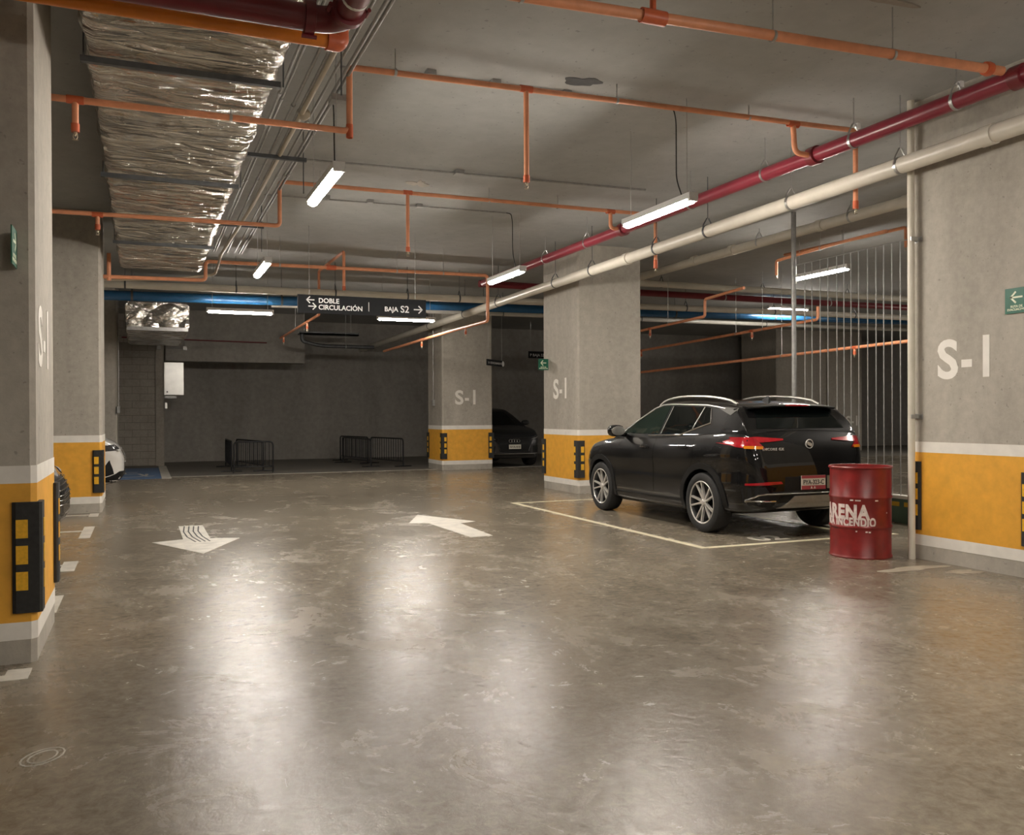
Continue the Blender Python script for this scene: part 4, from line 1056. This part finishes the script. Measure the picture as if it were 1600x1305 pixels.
        patch([[(s * .62, .585), (s * .82, .56), (s * .80, .40), (s * .50, .33), (s * .50, .40)]], 'rear', 'car_plastic', 'lower_bumper', .003, .05)
    patch([[(-.60, 1.225), (-.50, 1.44), (.50, 1.44), (.60, 1.225)]], 'rear', 'car_glass', 'rear_glass', .005, .05)
    patch([[(-.55, 1.13), (-.47, 1.44), (.47, 1.44), (.55, 1.13)]], 'front', 'car_glass', 'windshield', .005, .05)
    # spoiler
    sp = MB()
    prof = [(-1.60, 1.522), (-1.90, 1.500), (-1.925, 1.485), (-1.90, 1.468), (-1.70, 1.455)]
    vs = []; n = len(prof); cols = [-.60, -.57, -.3, 0, .3, .57, .60]
    for x in cols:
        c = 1 - .06 * (x / .6) ** 2
        vs += [(x, y + (.10 if abs(x) > .59 else .03 * (x / .57) ** 2), z - .028 * (x / .6) ** 2) for y, z in prof]
    fs = [(i * n + j, i * n + (j + 1) % n, (i + 1) * n + (j + 1) % n, (i + 1) * n + j) for i in range(len(cols) - 1) for j in range(n)] + [tuple(range(n)), tuple(range(len(vs) - 1, len(vs) - n - 1, -1))]
    sp.add(vs, fs).build('spoiler', paint, t, True, local=True)
    MB().box(-.16, .16, -1.925, -1.915, 1.478, 1.492).build('brake_light', 'tail_red', t, local=True)
    # antenna fin
    MB().add([(-.012, -1.25, 1.54), (.012, -1.25, 1.54), (.02, -1.42, 1.53), (-.02, -1.42, 1.53), (0, -1.36, 1.60), (0, -1.41, 1.605)], [(0, 1, 4), (1, 2, 5, 4), (2, 3, 5), (3, 0, 4, 5), (0, 3, 2, 1)]).build('antenna', 'car_plastic', t, local=True)
    patch([[(-.30, .385), (-.46, .345), (.46, .345), (.30, .385)], [(-.40, .36), (-.24, .475), (.24, .475), (.40, .36)]], 'rear', 'skid_silver', 'skid_plate', .010, .05)
    trim([(-.30, .505), (.30, .505)], 'rear', 'satin_silver', 'bumper_trim', .006, 1, .006)
    # plate recess, plate
    patch([[(-.38, .53), (-.36, .69), (.36, .69), (.38, .53)]], 'rear', 'car_plastic', 'plate_recess', .004, .05)
    py = on(0, .60, 'rear').y - .018
    po = MB().box(-.165, .165, py - .008, py, .545, .70).build('licence_plate', 'plate_white', t, local=True)
    MB().box(-.165, .165, py - .011, py - .008, .545, .588).build('plate_strip', 'plate_red', po, local=True)
    MB().box(-.165, .165, py - .011, py - .008, .668, .70).build('plate_strip', 'plate_red', po, local=True)
    place_text('PYA-323-C', .072, (0, py - .010, .602), (1, 0, 0), (0, 0, 1), 'plate_ink', po, 'plate_number', bold=.001, depth=.003, sx=.86, local=True)
    place_text('A  A', .036, (-.01, py - .013, .553), (1, 0, 0), (0, 0, 1), 'plate_white', po, 'plate_number', bold=.001, depth=.003, local=True)
    MB().box(.19, .335, py - .006, py, .55, .695).build('grey_reflection', 'satin_silver', t, local=True)  # silver panel standing in for the grey reflection right of the plate
    # round badge of three shields
    by = on(0, 1.05, 'rear')
    e = MB().lathe([(.052, -.006), (.055, 0), (.050, .006), (.044, .004)], 24, Matrix.Translation((0, by.y - .010, 1.05)) @ Matrix.Rotation(PI / 2, 4, 'X'), True).build('badge_ring', 'badge_silver', t, True, local=True)
    for dx, dz in ((-.020, .006), (0, -.002), (.020, -.010)):
        poly_plate([[(dx - .012, dz + .018), (dx + .012, dz + .018), (dx + .012, dz - .006), (dx, dz - .022), (dx - .012, dz - .006)]], (0, by.y - .008, 1.05), (1, 0, 0), (0, 0, 1), .008, 'badge_silver', 'badge_shield', t, local=True)
    ty = min(on(-.33, .99, 'rear').y, on(-.62, .99, 'rear').y)
    place_text('ENCORE GX', .040, (-.50, on(-.50, .985, 'rear').y - .006, .985), (1, -.10, 0), (0, 0, 1), 'badge_silver', t, 'badge_text', bold=.0005, depth=.006, spacing=1.25, local=True)
    # front end (faces the column)
    for s in (-1, 1): patch([[(s * .45, .80), (s * .78, .84), (s * .74, .76), (s * .45, .76)]], 'front', 'lamp_glass', 'head_lamp', .006, .05)
    patch([[(-.42, .72), (.42, .72), (.36, .50), (-.36, .50)]], 'front', 'car_plastic', 'grille', .005, .05)
car('black_suv', 'black SUV seen from behind with silver roof rails, parked by the middle column', (6.975, 10.02, 0), math.radians(-1.6), 'car_black', SUV, suv_detail)

def scaled(p, **kw):
    q = dict(p); q.update(kw); return q
def generic_windows(t, patch, trim, on, paint):
    for s in (-1, 1):
        patch([[(.72, 1.13), (.12, 1.43), (-.27, 1.49), (-.20, 1.135)]], 'side', 'car_glass', 'front_window', .005, .06, s)
        patch([[(-.28, 1.14), (-.36, 1.49), (-1.2, 1.46), (-1.32, 1.27)]], 'side', 'car_glass', 'rear_window', .005, .06, s)
        b = on(.66, 1.13, 'side', s); mx = s * (abs(b.x) + .15)
        mm = MB().lathe([(.02, -1), (.6, -.9), (.95, -.45), (1, 0), (.95, .45), (.6, .9), (.02, 1)], 14, Matrix.Translation((mx, .68, 1.16)) @ Matrix.Diagonal((.12, .08, .075, 1)))
        mm.tube([(s * (abs(b.x) - .03), .68, 1.10), (mx - s * .04, .68, 1.12)], .03, 8)
        mm.build('mirror', paint, t, True, local=True)
        patch([[(.82, .40), (.82, .92), (.66, 1.07), (-.20, 1.07), (-.20, .40)]], 'side', paint, 'front_door', .004, .08, s)
        patch([[(-.215, .40), (-.215, 1.08), (-1.12, 1.10), (-1.14, .86), (-.84, .42)]], 'side', paint, 'rear_door', .004, .08, s)
    patch([[(-.55, 1.12), (-.46, 1.46), (.46, 1.46), (.55, 1.12)]], 'front', 'car_glass', 'windshield', .005, .06)
    patch([[(-.60, 1.225), (-.50, 1.44), (.50, 1.44), (.60, 1.225)]], 'rear', 'car_glass', 'rear_glass', .005, .06)
    for s in (-1, 1): patch([[(s * .40, 1.09), (s * .40, 1.12), (s * .84, 1.12), (s * .84, 1.02)]], 'rear', 'tail_red', 'tail_lamp', .008, .05)
def dark_detail(t, patch, trim, on, paint):
    generic_windows(t, patch, trim, on, paint)
    for s in (-1, 1):
        patch([[(s * .50, .78), (s * .80, .86), (s * .80, .80), (s * .50, .735)]], 'front', 'lamp_glass', 'head_lamp', .006, .05)
        trim([(s * .52, .735), (s * .80, .80)], 'front', 'lamp_clear', 'daytime_light', .006, 1, .008)
        patch([[(s * .52, .56), (s * .74, .58), (s * .74, .40), (s * .56, .38)]], 'front', 'car_plastic', 'air_intake', .005, .05)
    patch([[(-.44, .76), (.44, .76), (.50, .66), (.40, .42), (-.40, .42), (-.50, .66)]], 'front', 'car_plastic', 'grille', .005, .05)
    trim([(-.44, .76), (.44, .76), (.50, .66), (.40, .42), (-.40, .42), (-.50, .66)], 'front', 'rim_dark', 'grille_frame', .012, 1, .006, 5, True)
    trim([(-.70, .36), (.70, .36)], 'front', 'satin_silver', 'bumper_trim', .010, 1, .004, 10)
    yy = on(0, .70, 'front').y + .02
    for x in (-.112, -.037, .037, .112):
        MB().lathe([(.044, -.005), (.049, 0), (.044, .005), (.039, 0)], 20, Matrix.Translation((x, yy + .005, .695)) @ Matrix.Rotation(PI / 2, 4, 'X'), True).build('badge_ring', 'satin_silver', t, True, local=True)
    py = on(0, .55, 'front').y + .02
    po = MB().box(-.17, .17, py, py + .01, .485, .60).build('licence_plate', 'plate_white', t, local=True)
    place_text('NYA-418', .075, (0, py + .011, .515), (-1, 0, 0), (0, 0, 1), 'plate_ink', po, 'plate_number', bold=.001, depth=.003, local=True)
car('dark_car', 'dark grey car parked facing the lane behind the farthest painted column', (8.98, 23.55, 0), PI, 'car_graphite', SUV, dark_detail)
def white_detail(t, patch, trim, on, paint):
    generic_windows(t, patch, trim, on, paint)
    for s in (-1, 1):
        patch([[(s * .46, .86), (s * .60, .90), (s * .74, .90), (s * .76, .80), (s * .50, .79)]], 'front', 'lamp_glass', 'head_lamp', .006, .04)
        patch([[(1.52, .93), (1.98, .885), (2.04, .80), (1.80, .785)]], 'side', 'lamp_glass', 'head_lamp', .007, .05, s)
        trim([(s * .60, .80), (s * .66, .80)], 'front', 'lamp_clear', 'lamp_lens', .022, 1, .008, 2)
        patch([[(s * .76, .64), (s * .815, .50), (s * .79, .36), (s * .71, .40)]], 'front', 'car_plastic', 'air_intake', .006, .04)
        patch([[(s * .04, .78), (s * .38, .79), (s * .36, .60), (s * .06, .58)]], 'front', 'car_plastic', 'grille', .006, .05)
        trim([(s * .04, .78), (s * .38, .79), (s * .36, .60), (s * .06, .58)], 'front', 'chrome', 'grille_frame', .010, 1, .006, 4, True)
    patch([[(-.62, .44), (.62, .44), (.86, .30), (.86, .22), (-.86, .22), (-.86, .30)]], 'front', 'car_plastic', 'lower_bumper', .006, .06)
    for s in (-1, 1): patch([[(1.72, .30), (2.10, .40), (2.10, .26), (1.72, .20)]], 'side', 'car_plastic', 'lower_bumper', .007, .06, s)
WHITE = scaled(SUV, ZT=[(y, z + (.07 if y > .8 else 0)) for y, z in SUV['ZT']])
car('white_car', 'white car nose poking out behind the second left column', (-2.50, 17.35, 0), -PI / 2, 'car_white', WHITE, white_detail)
def black_detail(t, patch, trim, on, paint):
    for s in (-1, 1):
        patch([[(.72, 1.13), (.12, 1.43), (-.27, 1.49), (-.20, 1.135)]], 'side', 'car_glass', 'front_window', .005, .06, s)
        patch([[(-.28, 1.14), (-.36, 1.49), (-1.2, 1.46), (-1.32, 1.27)]], 'side', 'car_glass', 'rear_window', .005, .06, s)
        patch([[(s * .46, .79), (s * .74, .87), (s * .78, .80), (s * .50, .77)]], 'front', 'lamp_glass', 'head_lamp', .008, .04)
        trim([(s * .54, .79), (s * .70, .83)], 'front', 'lamp_clear', 'daytime_light', .012, 1, .008)
        patch([[(s * .56, .50), (s * .76, .50), (s * .74, .34), (s * .60, .34)]], 'front', 'car_plastic', 'air_intake', .006, .05)
    patch([[(-.55, 1.12), (-.46, 1.46), (.46, 1.46), (.55, 1.12)]], 'front', 'car_glass', 'windshield', .005, .06)
    patch([[(-.70, .76), (.70, .76), (.74, .60), (.66, .40), (-.66, .40), (-.74, .60)]], 'front', 'car_black', 'grille', .005, .05)
    for k in range(6):
        z = .50 + .048 * k
        trim([(-.70, z), (.70, z)], 'front', 'chrome', 'grille_slat', .005, 1, .010, 12)
    trim([(-.78, .30), (.78, .30)], 'front', 'chrome', 'bumper_trim', .010, 1, .006, 10)
car('black_car', 'black car nose with chrome grille bars beside the nearest left column', (-2.93, 10.45, 0), -PI / 2, 'car_black', SUV, black_detail)
